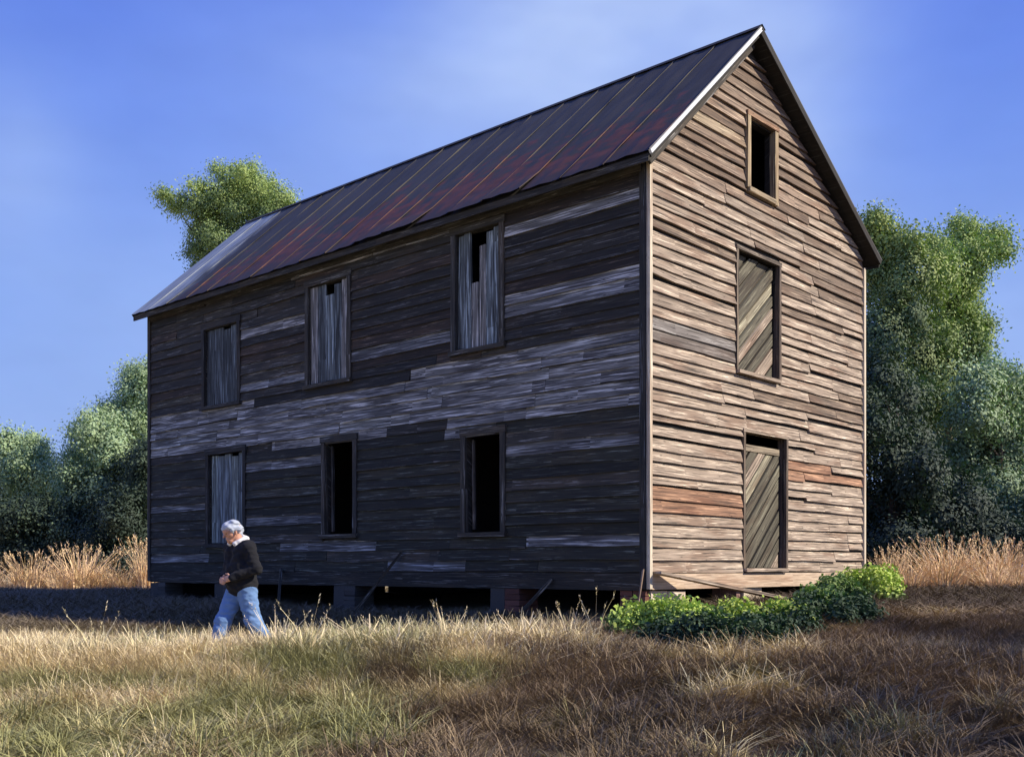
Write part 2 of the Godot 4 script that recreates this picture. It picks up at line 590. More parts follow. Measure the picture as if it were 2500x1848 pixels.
func plain(col: Color, rough := 0.9) -> StandardMaterial3D:
	var m := StandardMaterial3D.new()
	m.albedo_color = col.linear_to_srgb()
	m.roughness = rough
	m.vertex_color_use_as_albedo = true
	return m

func fat(bones: Array, by: float) -> Array:
	var out := []
	for b in bones:
		out.append([b[0], b[1], b[2] + by, b[3] + by])
	return out

func _ready() -> void:
	# ---- camera, sky, sun, exposure
	var cam := Camera3D.new()
	cam.name = "camera"
	cam.projection = Camera3D.PROJECTION_FRUSTUM
	cam.keep_aspect = Camera3D.KEEP_HEIGHT
	cam.near = 0.05
	cam.far = 2000.0
	cam.size = 0.05 * 1652.0 / 2328.0
	cam.frustum_offset = Vector2(0, 0.05 * 414.0 / 2328.0)
	cam.position = Vector3(0, 1.6, 0)
	add_child(cam)
	cam.current = true

	var env := Environment.new()
	var sky := Sky.new()
	var sm := PanoramaSkyMaterial.new()
	sm.panorama = sky_texture()
	sky.sky_material = sm
	env.background_mode = Environment.BG_SKY
	env.sky = sky
	env.tonemap_mode = Environment.TONE_MAPPER_LINEAR
	env.tonemap_exposure = 1.3
	env.sdfgi_enabled = true
	env.ssao_enabled = true
	env.ssil_enabled = true
	var we := WorldEnvironment.new()
	we.name = "environment"
	we.environment = env
	add_child(we)

	var sun := DirectionalLight3D.new()
	sun.name = "sun"
	sun.light_energy = 1.6
	sun.light_color = Color(1.0, 0.945, 0.86)
	sun.light_angular_distance = 0.5
	sun.shadow_enabled = true
	add_child(sun)
	var towards := Vector3(0.975 * 0.809, 0.588, 0.22 * 0.809).normalized()
	sun.look_at_from_position(towards * 50.0, Vector3.ZERO, Vector3.UP)

	# ---- materials
	M.shade_wood = material(wood_texture(100, Color(0.044, 0.039, 0.030), Color(0.25, 0.245, 0.23), Color(0.013, 0.012, 0.011), Color(0.066, 0.052, 0.036), 0.30, 0.24), 0.85)  # long-side siding: its shade is put into this darker wood colour
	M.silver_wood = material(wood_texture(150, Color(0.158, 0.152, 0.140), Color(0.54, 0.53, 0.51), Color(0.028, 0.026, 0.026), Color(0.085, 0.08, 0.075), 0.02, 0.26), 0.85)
	M.sun_wood = material(wood_texture(200, Color(0.315, 0.250, 0.190), Color(0.66, 0.56, 0.43), Color(0.060, 0.046, 0.034), Color(0.245, 0.172, 0.122), 0.20, 0.24), 0.85)  # sunlit copy of the siding wood, light put into the paler colour
	M.lime = material(wood_texture(300, Color(0.62, 0.55, 0.46), Color(0.74, 0.68, 0.58), Color(0.32, 0.25, 0.20), Color(0.50, 0.40, 0.32), 0.15, 0.35), 0.95)
	M.tin = material(tin_texture(), 0.7)
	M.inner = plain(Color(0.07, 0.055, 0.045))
	M.leaf = plain(Color(1, 1, 1), 0.75)
	M.leaf.cull_mode = BaseMaterial3D.CULL_DISABLED
	M.leaf.backlight_enabled = true
	M.leaf.backlight = Color(0.42, 0.52, 0.26)
	M.grass = plain(Color(1, 1, 1), 0.9)
	M.earth = plain(Color(1, 1, 1), 0.95)
	M.grass.backlight_enabled = true
	M.grass.backlight = Color(0.40, 0.36, 0.22)
	M.grass.cull_mode = BaseMaterial3D.CULL_DISABLED
	M.bark = plain(Color(0.075, 0.058, 0.045))
	M.clump = leaf_clump(11, 38, 0.38, 0.092)
	M.small_clump = leaf_clump(12, 22, 0.16, 0.055)

	build_ground()
	build_house()
	build_trees()
	build_props()
	build_person()
	build_plants()
	build_meadow()

# ---------------------------------------------------------------- ground
func build_ground() -> void:
	var st := begin()
	var xs := []
	var zs := []
	for i in 61:
		xs.append(-15.0 + i * 0.5)
	for x in [20.0, 28.0, 40.0, 70.0, 150.0, 400.0]:
		xs.append(x)
		xs.push_front(-x)
	for i in 67:
		zs.append(8.0 - i * 0.75)
	for z in [20.0, 60.0, 200.0]:
		zs.push_front(z)
	for z in [-50.0, -65.0, -100.0, -200.0, -600.0]:
		zs.append(z)
	var n := noise(61, 0.5, 4)
	for j in zs.size():
		for i in xs.size():
			var x: float = xs[i]
			var z: float = zs[j]
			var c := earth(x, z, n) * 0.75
			c.a = 1
			st.set_color(c)
			st.set_uv(Vector2(x, z))
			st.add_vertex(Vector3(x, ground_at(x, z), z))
	var w := xs.size()
	for j in zs.size() - 1:
		for i in w - 1:
			var a := j * w + i
			for k in [a, a + w, a + 1, a + 1, a + w, a + w + 1]:
				st.add_index(k)
	st.generate_normals()
	var mesh := st.commit()
	# make sure that the normals point up
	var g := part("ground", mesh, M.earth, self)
	g.set_meta("kind", "structure")

# dry grass, green patches and bare brown earth
func earth(x: float, z: float, n: FastNoiseLite) -> Color:
	var tan_c := Color(0.76, 0.64, 0.37)
	var green := Color(0.23, 0.26, 0.085)
	var brown := Color(0.215, 0.150, 0.092)
	var pale := Color(0.92, 0.83, 0.57)
	var d := -z
	var a := n.get_noise_2d(x * 0.9, z * 2.0)
	var b := n.get_noise_2d(x * 0.8 + 50.0, z * 2.2)
	var c := n.get_noise_2d(x * 2.6 - 30.0, z * 5.0)
	var col := tan_c.lerp(pale, ss(0.1, 0.5, c) * 0.7)
	var low := ss(12.0, 9.0, d)
	col = col.lerp(green, ss(-0.22, 0.30, b + 0.40 * low - 0.07 * absf(x + 1.5)) * 0.80)
	var right := ss(-3.0, 2.5, x + 1.5 * (12.0 - d) * 0.3)
	col = col.lerp(brown, clampf(ss(-0.2, 0.25, a + 0.9 * right - 0.5) * 0.9, 0.0, 1.0))  # browner to the right: brown earth, with some tree shade put into it
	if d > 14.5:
		col = col.lerp(Color(0.075, 0.060, 0.048), 0.75 * ss(13.6, 15.5, d) * ss(33.0, 27.0, d))  # the house's shadow, deepened in the ground and grass colour
	return col * (1.0 + 0.25 * c)

# ---------------------------------------------------------------- house
func roof_y(x: float) -> float:
	if x < RIDGE_X:
		return lerpf(EAVE_L, RIDGE_Y, (x + OVER) / (RIDGE_X + OVER))
	return lerpf(RIDGE_Y, EAVE_R, (x - RIDGE_X) / (WIDE + OVER - RIDGE_X))

func roof_x(y: float, right: bool) -> float:
	var x: float
	if right:
		x = lerpf(RIDGE_X, WIDE + OVER, (RIDGE_Y - y) / (RIDGE_Y - EAVE_R))
		return minf(x, WIDE)
	x = lerpf(-OVER, RIDGE_X, (y - EAVE_L) / (RIDGE_Y - EAVE_L))
	return maxf(x, 0.0)

func build_house() -> void:
	rng.seed = 4
	var h := thing("farmhouse", "tall two-storey weathered wooden farmhouse with rusty tin roof and boarded windows", "house", HOUSE_AT, HOUSE_TURN)
	var side := Frame.new()
	side.o = Vector3.ZERO
	side.a = Vector3(0, 0, -1)
	side.n = Vector3(-1, 0, 0)
	var gab := Frame.new()
	gab.o = Vector3.ZERO
	gab.a = Vector3(1, 0, 0)
	gab.n = Vector3(0, 0, 1)
	var back := Frame.new()
	back.o = Vector3(0, 0, -LONG)
	back.a = Vector3(1, 0, 0)
	back.n = Vector3(0, 0, -1)
	var far_side := Frame.new()
	far_side.o = Vector3(WIDE, 0, 0)
	far_side.a = Vector3(0, 0, -1)
	far_side.n = Vector3(1, 0, 0)

	# openings: along, along, foot, head
	var side_holes := [[2.66, 3.40, 0.55, 2.05], [2.68, 3.62, 3.40, 5.22], [6.14, 6.92, 0.60, 2.22], [6.30, 7.40, 3.30, 5.08], [9.50, 10.70, 0.48, 2.28], [9.68, 10.85, 3.26, 4.82]]
	var gab_holes := [[2.64, 3.40, 5.82, 6.86], [2.32, 3.58, 2.98, 4.80], [2.52, 3.80, 0.0, 2.07]]
	var cap := func(x: float) -> float: return roof_y(x) - 0.16
	var flat := func(_s: float) -> float: return roof_y(0.0) - 0.16
	var flat_r := func(_s: float) -> float: return roof_y(WIDE) - 0.16

	# --- sheathing walls and their clapboards
	var dark := Color(0.6, 0.6, 0.6)
	var cuts := [0.0]
	for o in [[2.66, 3.40], [3.62, 3.62], [6.14, 6.30], [6.92, 7.40], [9.50, 9.68], [10.70, 10.85]]:
		for v in o:
			if not cuts.has(v):
				cuts.append(v)
	cuts.append(2.68)
	cuts.append(LONG)
	cuts.sort()
	var side_sorted := side_holes.duplicate()
	side_sorted.sort_custom(func(a, b): return a[2] < b[2])
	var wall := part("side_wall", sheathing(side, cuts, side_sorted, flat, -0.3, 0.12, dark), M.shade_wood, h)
	var gcuts := [0.12, 2.32, 2.52, 2.64, RIDGE_X, 3.40, 3.58, 3.80, WIDE - 0.12]
	var gab_sorted := gab_holes.duplicate()
	gab_sorted.sort_custom(func(a, b): return a[2] < b[2])
	var gwall := part("gable_wall", sheathing(gab, gcuts, gab_sorted, cap, -0.3, 0.12, Color(0.25, 0.25, 0.25)), M.shade_wood, h)
	var bwall := part("back_wall", sheathing(back, [0.12, RIDGE_X, WIDE - 0.12], [], cap, -0.3, 0.12, dark), M.shade_wood, h)
	var fwall := part("far_side_wall", sheathing(far_side, [0.0, LONG], [], flat_r, -0.3, 0.12, dark), M.shade_wood, h)

	var l0 := func(_y: float) -> float: return 0.05
	var l1 := func(_y: float) -> float: return LONG - 0.05
	var trimmed := []
	for o in side_holes:
		trimmed.append([o[0] - 0.07, o[1] + 0.07, o[2] - 0.05, o[3] + 0.07])
	var side_tint := func(s: float, y: float) -> Color:
		var k := rng.randf_range(0.30, 0.85)
		if rng.randf() < 0.12:
			k = rng.randf_range(1.0, 1.7)
		# a band of bare silver boards between the storeys, where a porch roof used to cover the wall
		var c := Color(k, k, k)
		var band := ss(2.1, 2.4, y) * ss(3.35, 3.05, y)
		var silver := rng.randf() < 0.93 * band + 0.11
		if y < 2.2:
			c = c * Color(0.85, 0.94, 0.85)
			silver = silver or rng.randf() < 0.08
		if y > 3.25 and rng.randf() < 0.25:
			c = c * Color(1.25, 0.98, 0.82)
		if silver:
			c = Color(1.0, 1.03, 1.08) * rng.randf_range(0.5, 1.1) * (1.05 + 0.80 * band)
		if absf(y - 3.95) < 0.09 and s < 2.7:
			silver = true
			c = Color(1.9, 2.1, 2.3)
		if silver:
			c.a = 0.5
			return c
		c.a = 1
		return c
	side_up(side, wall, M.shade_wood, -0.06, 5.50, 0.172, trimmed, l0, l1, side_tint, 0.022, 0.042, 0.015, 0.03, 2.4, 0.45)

	var gtrim := []
	for o in gab_holes:
		gtrim.append([o[0] - 0.06, o[1] + 0.06, o[2] - 0.04, o[3] + 0.05])
	var gab_tint := func(s: float, y: float) -> Color:
		var k := rng.randf_range(0.70, 1.15)
		var c := Color(k, k, k)
		if rng.randf() < 0.20:
			c = Color(1.75, 1.70, 1.55) * rng.randf_range(0.8, 1.15)
		if rng.randf() < 0.20:
			c = Color(0.52, 0.48, 0.45)
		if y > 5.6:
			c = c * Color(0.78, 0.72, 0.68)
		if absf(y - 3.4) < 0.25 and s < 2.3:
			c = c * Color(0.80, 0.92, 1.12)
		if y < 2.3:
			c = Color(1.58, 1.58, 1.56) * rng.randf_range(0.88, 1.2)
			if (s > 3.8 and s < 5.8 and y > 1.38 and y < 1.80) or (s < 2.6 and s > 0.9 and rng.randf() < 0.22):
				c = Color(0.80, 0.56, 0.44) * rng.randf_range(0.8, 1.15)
		c.a = 1
		return c
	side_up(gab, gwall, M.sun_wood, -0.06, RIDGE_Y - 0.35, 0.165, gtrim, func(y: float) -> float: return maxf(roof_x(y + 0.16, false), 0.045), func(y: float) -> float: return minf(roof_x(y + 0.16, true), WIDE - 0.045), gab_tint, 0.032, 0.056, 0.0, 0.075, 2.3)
	# the two sides that face away: joined rows
	for pair in [[back, bwall, WIDE], [far_side, fwall, LONG]]:
		var st := begin()
		var y := -0.06
		while y < 5.3:
			st.append_from(clapboard(pair[0], 0.03, pair[2] - 0.03, 0.03, pair[2] - 0.03, y, y + 0.17, 0.03, Color(0.7, 0.7, 0.7)), 0, Transform3D.IDENTITY)
			y += 0.17
		part("clapboard", st.commit(), M.shade_wood, pair[1]).set_meta("kind", "stuff")

	# --- corner boards, frieze, sill beams
	var pale := Color(1.75, 1.72, 1.6)
	part("corner_board", one(gab, -0.012, 0.036, -0.28, 5.50, 0.0, 0.066, Color(1.1, 1.02, 0.92), 0.003, 0.0, true), M.lime, h)
	part("corner_board", one(gab, WIDE - 0.04, WIDE + 0.02, -0.2, 5.42, 0.0, 0.062, Color(1.1, 1.02, 0.92), 0.003, 0.0, true), M.lime, h)
	part("corner_board", one(side, LONG - 0.05, LONG + 0.05, -0.28, 5.45, 0.0, 0.05, Color(0.8, 0.8, 0.8), 0.003, 0.0, true), M.shade_wood, h)
	part("corner_board", one(side, 0.0, 0.09, -0.28, 5.46, 0.0, 0.045, Color(0.5, 0.55, 0.65), 0.003, 0.0, true), M.shade_wood, h)
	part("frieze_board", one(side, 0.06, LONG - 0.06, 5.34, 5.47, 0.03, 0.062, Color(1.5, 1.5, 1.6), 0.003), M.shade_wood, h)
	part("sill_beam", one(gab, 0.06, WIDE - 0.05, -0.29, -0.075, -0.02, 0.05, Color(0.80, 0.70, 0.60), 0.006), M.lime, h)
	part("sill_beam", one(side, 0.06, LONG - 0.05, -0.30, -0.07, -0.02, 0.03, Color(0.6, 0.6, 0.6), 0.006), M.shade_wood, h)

	# --- floors, plus inner walls added to keep the openings dark
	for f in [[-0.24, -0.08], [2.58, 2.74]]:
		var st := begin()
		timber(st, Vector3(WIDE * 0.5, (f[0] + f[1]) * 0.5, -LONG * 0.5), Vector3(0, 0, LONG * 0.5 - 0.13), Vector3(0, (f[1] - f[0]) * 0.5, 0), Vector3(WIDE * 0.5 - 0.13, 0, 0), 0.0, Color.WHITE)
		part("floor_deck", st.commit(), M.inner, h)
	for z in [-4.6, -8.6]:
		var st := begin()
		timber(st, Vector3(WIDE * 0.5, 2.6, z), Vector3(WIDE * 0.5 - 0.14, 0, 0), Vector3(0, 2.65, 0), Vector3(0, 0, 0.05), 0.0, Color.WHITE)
		part("added_partition", st.commit(), M.inner, h)
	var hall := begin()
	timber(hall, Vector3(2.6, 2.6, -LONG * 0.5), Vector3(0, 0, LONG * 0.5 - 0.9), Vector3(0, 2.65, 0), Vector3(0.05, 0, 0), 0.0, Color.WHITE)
	part("added_partition", hall.commit(), M.inner, h)

	build_roof(h)
	build_openings(h, side, gab, side_holes, gab_holes)
	build_piers(h, side, gab)

func build_roof(h: Node) -> void:
	rng.seed = 21
	var z0 := 0.25
	var z1 := -LONG - 0.3
	var slopes := [[Vector2(-OVER, EAVE_L), false], [Vector2(WIDE + OVER, EAVE_R), true]]
	var roof := Node3D.new()
	put(roof, "roof", h)
	for s in slopes:
		var eave: Vector2 = s[0]
		var ridge := Vector2(RIDGE_X, RIDGE_Y)
		var run := ridge - eave
		var up := Vector2(-run.y, run.x).normalized()
		if up.y < 0:
			up = -up
		# decking: one slab under the tin
		var st := begin()
		var mid := (eave + ridge) * 0.5 - up * 0.055
		timber(st, Vector3(mid.x, mid.y, (z0 + z1) * 0.5), Vector3(0, 0, (z0 - z1) * 0.5 - 0.03), Vector3(run.x, run.y, 0) * 0.497, Vector3(up.x, up.y, 0) * 0.035, 0.0, Color(0.22, 0.22, 0.22))
		part("roof_deck", st.commit(), M.shade_wood, roof)
		var count := 18
		var wide := (z0 - z1) / count
		for i in count:
			var pm := begin()
			var za := z0 - i * wide
			var zb := za - wide
			var rows := 7
			var lift := rng.randf_range(0.0, 0.02) if rng.randf() < 0.8 else rng.randf_range(0.03, 0.06)
			var skew := rng.randf_range(-0.012, 0.012)
			var drop := rng.randf_range(0.0, 0.045)
			var pts := []
			# across: seam up, flat with a slight dish, seam
			var across := [[0.0, 0.0], [0.0, 0.013], [0.020, 0.013], [0.026, 0.002], [0.25, -0.004], [0.5, 0.004], [0.75, -0.004], [0.985, 0.002]]
			for r in rows + 1:
				var v := r / float(rows)
				var foot := eave - run.normalized() * drop
				var p := ridge.lerp(foot, v) + up * (0.012 + rng.randf_range(0.0, 0.006) + (lift if r == rows else 0.0) + i % 2 * 0.002)
				var line := []
				for c in across:
					var f: float = c[0]
					var q := p + up * (float(c[1]) + rng.randf_range(-0.006, 0.006))
					line.append(Vector3(q.x, q.y, lerpf(za, zb, f) + skew * v))
				pts.append(line)
			for r in rows:
				for c in across.size() - 1:
					var ua := (i + float(across[c][0])) / count
					var ub := (i + float(across[c + 1][0])) / count
					var va := r / float(rows)
					var vb := (r + 1) / float(rows)
					var seam := c < 3
					var tint := Color(1.6, 1.6, 1.7) if seam and rng.randf() < 0.25 else Color.WHITE
					quad(pm, pts[r][c], pts[r][c + 1], pts[r + 1][c + 1], pts[r + 1][c], Vector3(up.x, up.y, 0.2 if c < 1 else 0.0), Vector2(ua, va), Vector2(ub, va), Vector2(ub, vb), Vector2(ua, vb), tint)
			part("roof_panel", pm.commit(), M.tin, roof)
	# ridge cap
	var rc := begin()
	var la := Vector2(-OVER - RIDGE_X, EAVE_L - RIDGE_Y).normalized() * 0.12
	var ra := Vector2(WIDE + OVER - RIDGE_X, EAVE_R - RIDGE_Y).normalized() * 0.12
	for w in [la, ra]:
		var a := Vector3(RIDGE_X, RIDGE_Y + 0.055, z0 + 0.01)
		var b := Vector3(RIDGE_X, RIDGE_Y + 0.055, z1 - 0.01)
		var o := Vector3(w.x, w.y, 0)
		quad(rc, a, b, b + o, a + o, Vector3.UP, Vector2(0, 0.1), Vector2(0.85, 0.1), Vector2(0.85, 0.2), Vector2(0, 0.2), Color(0.8, 0.8, 0.8))
	part("ridge_cap", rc.commit(), M.tin, roof)
	# rake boards: the near left one still has its white metal edging
	var white := plain(Color(0.62, 0.66, 0.70), 0.5)
	M.white = white
	for s in slopes:
		var eave: Vector2 = s[0]
		var right: bool = s[1]
		var run := Vector2(RIDGE_X, RIDGE_Y) - eave
		var dir := run.normalized()
		var nn := Vector2(-dir.y, dir.x)
		if nn.y < 0:
			nn = -nn
		for z in [z0 - 0.012, z1 + 0.012]:
			var st := begin()
			var m := eave + run * 0.5 - nn * (0.012 if not right else 0.05)
			var tall := 0.027 if not right else 0.05
			timber(st, Vector3(m.x, m.y, z), Vector3(run.x, run.y, 0) * 0.499, Vector3(nn.x, nn.y, 0) * tall, Vector3(0, 0, 0.018), 0.002, Color(0.22, 0.22, 0.24) if right or z < 0 else Color.WHITE)
			part("rake_board", st.commit(), M.white if not right and z > 0 else M.shade_wood, roof)
			if not right and z > 0:
				# a dark strip added for the shade under the edging
				var st2 := begin()
				var m2 := eave + run * 0.5 - nn * 0.15
				timber(st2, Vector3(m2.x, m2.y, 0.085), Vector3(run.x, run.y, 0) * 0.47, Vector3(nn.x, nn.y, 0) * 0.06, Vector3(0, 0, 0.02), 0.003, Color(0.9, 0.9, 0.95))
				part("rake_board", st2.commit(), M.shade_wood, roof)
	# eave boards
	for s in slopes:
		var eave: Vector2 = s[0]
		var st := begin()
		timber(st, Vector3(eave.x + (0.02 if eave.x < 0 else -0.02), eave.y - 0.07, (z0 + z1) * 0.5), Vector3(0, 0, (z0 - z1) * 0.5 - 0.04), Vector3(0, 0.05, 0), Vector3(0.012, 0, 0), 0.0, Color(0.6, 0.6, 0.6))
		part("eave_board", st.commit(), M.shade_wood, roof)

func build_openings(h: Node, side: Frame, gab: Frame, sh: Array, gh: Array) -> void:
	rng.seed = 33
	var grey := Color(1.0, 1.05, 1.15)
	for i in sh.size():
		var o: Array = sh[i]
		var w := Node3D.new()
		put(w, "window", h)
		var bright: float = [0.9, 1.0, 0.8, 2.0, 0.5, 0.6][i]
		var c := grey * bright
		c.a = 1
		part("frame", one(side, o[0] - 0.10, o[0], o[2], o[3], -0.03, 0.05, c * (1.7 if i in [0, 3] else 1.0), 0.004, 0.0, true), M.shade_wood, w)
		part("frame", one(side, o[1], o[1] + 0.10, o[2], o[3], -0.03, 0.05, c * (1.5 if i in [2, 0, 3] else 0.9), 0.004, 0.0, true), M.shade_wood, w)
		part("frame", one(side, o[0] - 0.12, o[1] + 0.12, o[3], o[3] + 0.11, -0.03, 0.056, Color(1.5, 1.6, 1.5) if i == 0 else c, 0.005), M.shade_wood, w)
		part("sill", one(side, o[0] - 0.13, o[1] + 0.13, o[2] - 0.07, o[2], -0.05, 0.085, Color(1.3, 1.3, 1.45) if i in [0, 2] else c, 0.005), M.shade_wood, w)
	# upper near window: a shutter of upright blue-grey boards, one broken short
	var ws := h.get_children().filter(func(n): return String(n.name).begins_with("window"))
	var blue := Color(1.35, 1.65, 1.85)
	var boards := [[1, 2.69, 2.84, 3.42, 5.20, 0.45], [1, 2.85, 3.01, 3.40, 5.16, 0.55], [1, 3.02, 3.16, 3.40, 4.98, 1.35], [1, 3.17, 3.32, 3.42, 4.42, 1.1], [1, 3.33, 3.46, 3.42, 5.22, 0.55], [1, 3.47, 3.61, 3.44, 5.20, 0.4],
		[3, 6.31, 6.52, 3.32, 5.06, 0.85], [3, 6.53, 6.72, 3.32, 5.02, 0.30], [3, 6.73, 6.95, 3.34, 4.86, 0.55], [3, 6.96, 7.18, 3.32, 5.06, 0.28], [3, 7.19, 7.39, 3.32, 5.06, 0.75],
		[5, 9.70, 9.98, 3.28, 4.80, 0.26], [5, 9.99, 10.24, 3.28, 4.74, 0.20], [5, 10.25, 10.54, 3.28, 4.80, 0.24], [5, 10.55, 10.83, 3.28, 4.80, 0.18],
		[4, 9.52, 9.74, 0.50, 2.26, 0.45], [4, 9.75, 9.96, 0.50, 2.20, 0.62], [4, 9.97, 10.20, 0.52, 2.26, 0.50], [4, 10.21, 10.44, 0.50, 2.24, 0.42], [4, 10.45, 10.68, 0.50, 2.26, 0.60]]
	for b in boards:
		var c: Color = blue * float(b[5])
		c.a = 1
		part("plank", one(side, b[1], b[2], b[3], b[4], -0.05, -0.02 + rng.randf_range(-0.008, 0.008), c, 0.006, rng.randf_range(-0.012, 0.012), true), M.silver_wood, ws[b[0]])
	# lower windows without glass keep a bare sash stile
	for i in [0, 2]:
		part("sash_stile", one(side, sh[i][1] - 0.10, sh[i][1] - 0.05, sh[i][2] + 0.05, sh[i][3] - 0.05, -0.10, -0.06, Color(0.8, 0.8, 0.85), 0.003, 0.01, true), M.shade_wood, ws[i])

	# gable: attic window with an orange-tan frame
	var a: Array = gh[0]
	var att := Node3D.new()
	put(att, "window", h)
	var tan_c := Color(1.25, 0.98, 0.78)
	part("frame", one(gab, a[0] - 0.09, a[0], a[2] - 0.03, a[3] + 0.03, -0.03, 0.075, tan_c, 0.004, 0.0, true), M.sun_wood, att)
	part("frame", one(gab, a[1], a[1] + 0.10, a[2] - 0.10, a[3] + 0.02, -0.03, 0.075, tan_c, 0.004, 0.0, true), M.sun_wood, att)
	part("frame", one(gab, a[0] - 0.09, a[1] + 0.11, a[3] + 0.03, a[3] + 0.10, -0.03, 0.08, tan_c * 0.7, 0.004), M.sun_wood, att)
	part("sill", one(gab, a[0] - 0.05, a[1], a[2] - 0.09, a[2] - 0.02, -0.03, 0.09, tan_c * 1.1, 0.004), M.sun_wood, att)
	# gable: the upper door and the lower door, both of slanting boards set back in the opening
	for i in [1, 2]:
		var o: Array = gh[i]
		var d := Node3D.new()
		put(d, "window" if i == 1 else "door", h)
		var top: float = o[3] - (0.03 if i == 1 else 0.17)
		var foot: float = o[2] + 0.01
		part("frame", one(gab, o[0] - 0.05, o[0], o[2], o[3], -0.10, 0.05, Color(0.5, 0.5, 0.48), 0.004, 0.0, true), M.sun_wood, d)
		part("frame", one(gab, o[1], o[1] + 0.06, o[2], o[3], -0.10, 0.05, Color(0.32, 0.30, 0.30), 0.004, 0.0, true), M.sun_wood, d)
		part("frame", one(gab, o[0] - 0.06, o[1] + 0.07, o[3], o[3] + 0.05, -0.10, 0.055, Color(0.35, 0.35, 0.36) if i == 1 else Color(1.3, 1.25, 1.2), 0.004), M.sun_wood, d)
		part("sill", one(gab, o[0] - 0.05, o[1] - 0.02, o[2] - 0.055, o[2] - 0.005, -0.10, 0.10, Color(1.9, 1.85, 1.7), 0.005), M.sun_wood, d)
		# backing panel
		part("panel", one(gab, o[0] + 0.01, o[1] - 0.05, foot, top, -0.115, -0.09, Color(0.14, 0.13, 0.10), 0.0, 0.0, true), M.sun_wood, d)
		if i == 2:
			part("rail", one(gab, o[0] + 0.01, o[1] - 0.06, top - 0.10, top, -0.088, -0.045, Color(0.85, 0.88, 0.82), 0.004), M.sun_wood, d)
			top -= 0.11
		# slanting boards: clip each against the panel's rectangle
		var dir := Vector2(0.77, 0.64) if i == 1 else Vector2(0.72, 0.69)
		var nrm := Vector2(-dir.y, dir.x)
		var c0 := Vector2(o[1] - 0.07, foot)
		var t := 0.0
		var ends := Vector2(o[0] + 0.02, top)
		var total := (ends - c0).dot(nrm)
		while t < total:
			var wide := rng.randf_range(0.15, 0.24)
			var poly := PackedVector2Array([c0 + nrm * t - dir * 5, c0 + nrm * (t + wide - 0.035) - dir * 5, c0 + nrm * (t + wide - 0.035) + dir * 5, c0 + nrm * t + dir * 5])
			var box := PackedVector2Array([Vector2(o[0] + 0.02, foot), Vector2(o[1] - 0.07, foot), Vector2(o[1] - 0.07, top), Vector2(o[0] + 0.02, top)])
			for piece in Geometry2D.intersect_polygons(poly, box):
				var st := begin()
				var k := rng.randf_range(0.26, 0.48)
				if rng.randf() < 0.5:
					k = rng.randf_range(1.0, 1.7)
				var col := Color(k * 0.84, k * 0.96, k * 0.88)
				slab(st, gab, piece, -0.088, -0.055 + rng.randf_range(-0.014, 0.016), dir, col)
				part("plank", st.commit(), M.sun_wood, d)
			t += wide

# a flat board of any outline on a wall frame, grain along dir
func slab(st: SurfaceTool, fr: Frame, poly: PackedVector2Array, d0: float, d1: float, dir: Vector2, col: Color) -> void:
	var off := Vector2(rng.randf(), rng.randf())
	var nrm := Vector2(-dir.y, dir.x)
	var uv := []
	for p in poly:
		uv.append(off + Vector2(p.dot(dir) * 0.25, p.dot(nrm) * 0.5))
	for i in range(1, poly.size() - 1):
		var f := [fr.p(poly[0].x, poly[0].y, d1), fr.p(poly[i].x, poly[i].y, d1), fr.p(poly[i + 1].x, poly[i + 1].y, d1)]
		if (f[2] - f[0]).cross(f[1] - f[0]).dot(fr.n) < 0:
			tri(st, [f[0], f[2], f[1]], fr.n, [uv[0], uv[i + 1], uv[i]], col)
		else:
			tri(st, f, fr.n, [uv[0], uv[i], uv[i + 1]], col)
	var mid := Vector2.ZERO
	for p in poly:
		mid += p / poly.size()
	for i in poly.size():
		var a := poly[i]
		var b := poly[(i + 1) % poly.size()]
		var out := (a + b) * 0.5 - mid
		quad(st, fr.p(a.x, a.y, d0), fr.p(b.x, b.y, d0), fr.p(b.x, b.y, d1), fr.p(a.x, a.y, d1), fr.a * out.x + Vector3.UP * out.y, off, off, off, off, col)

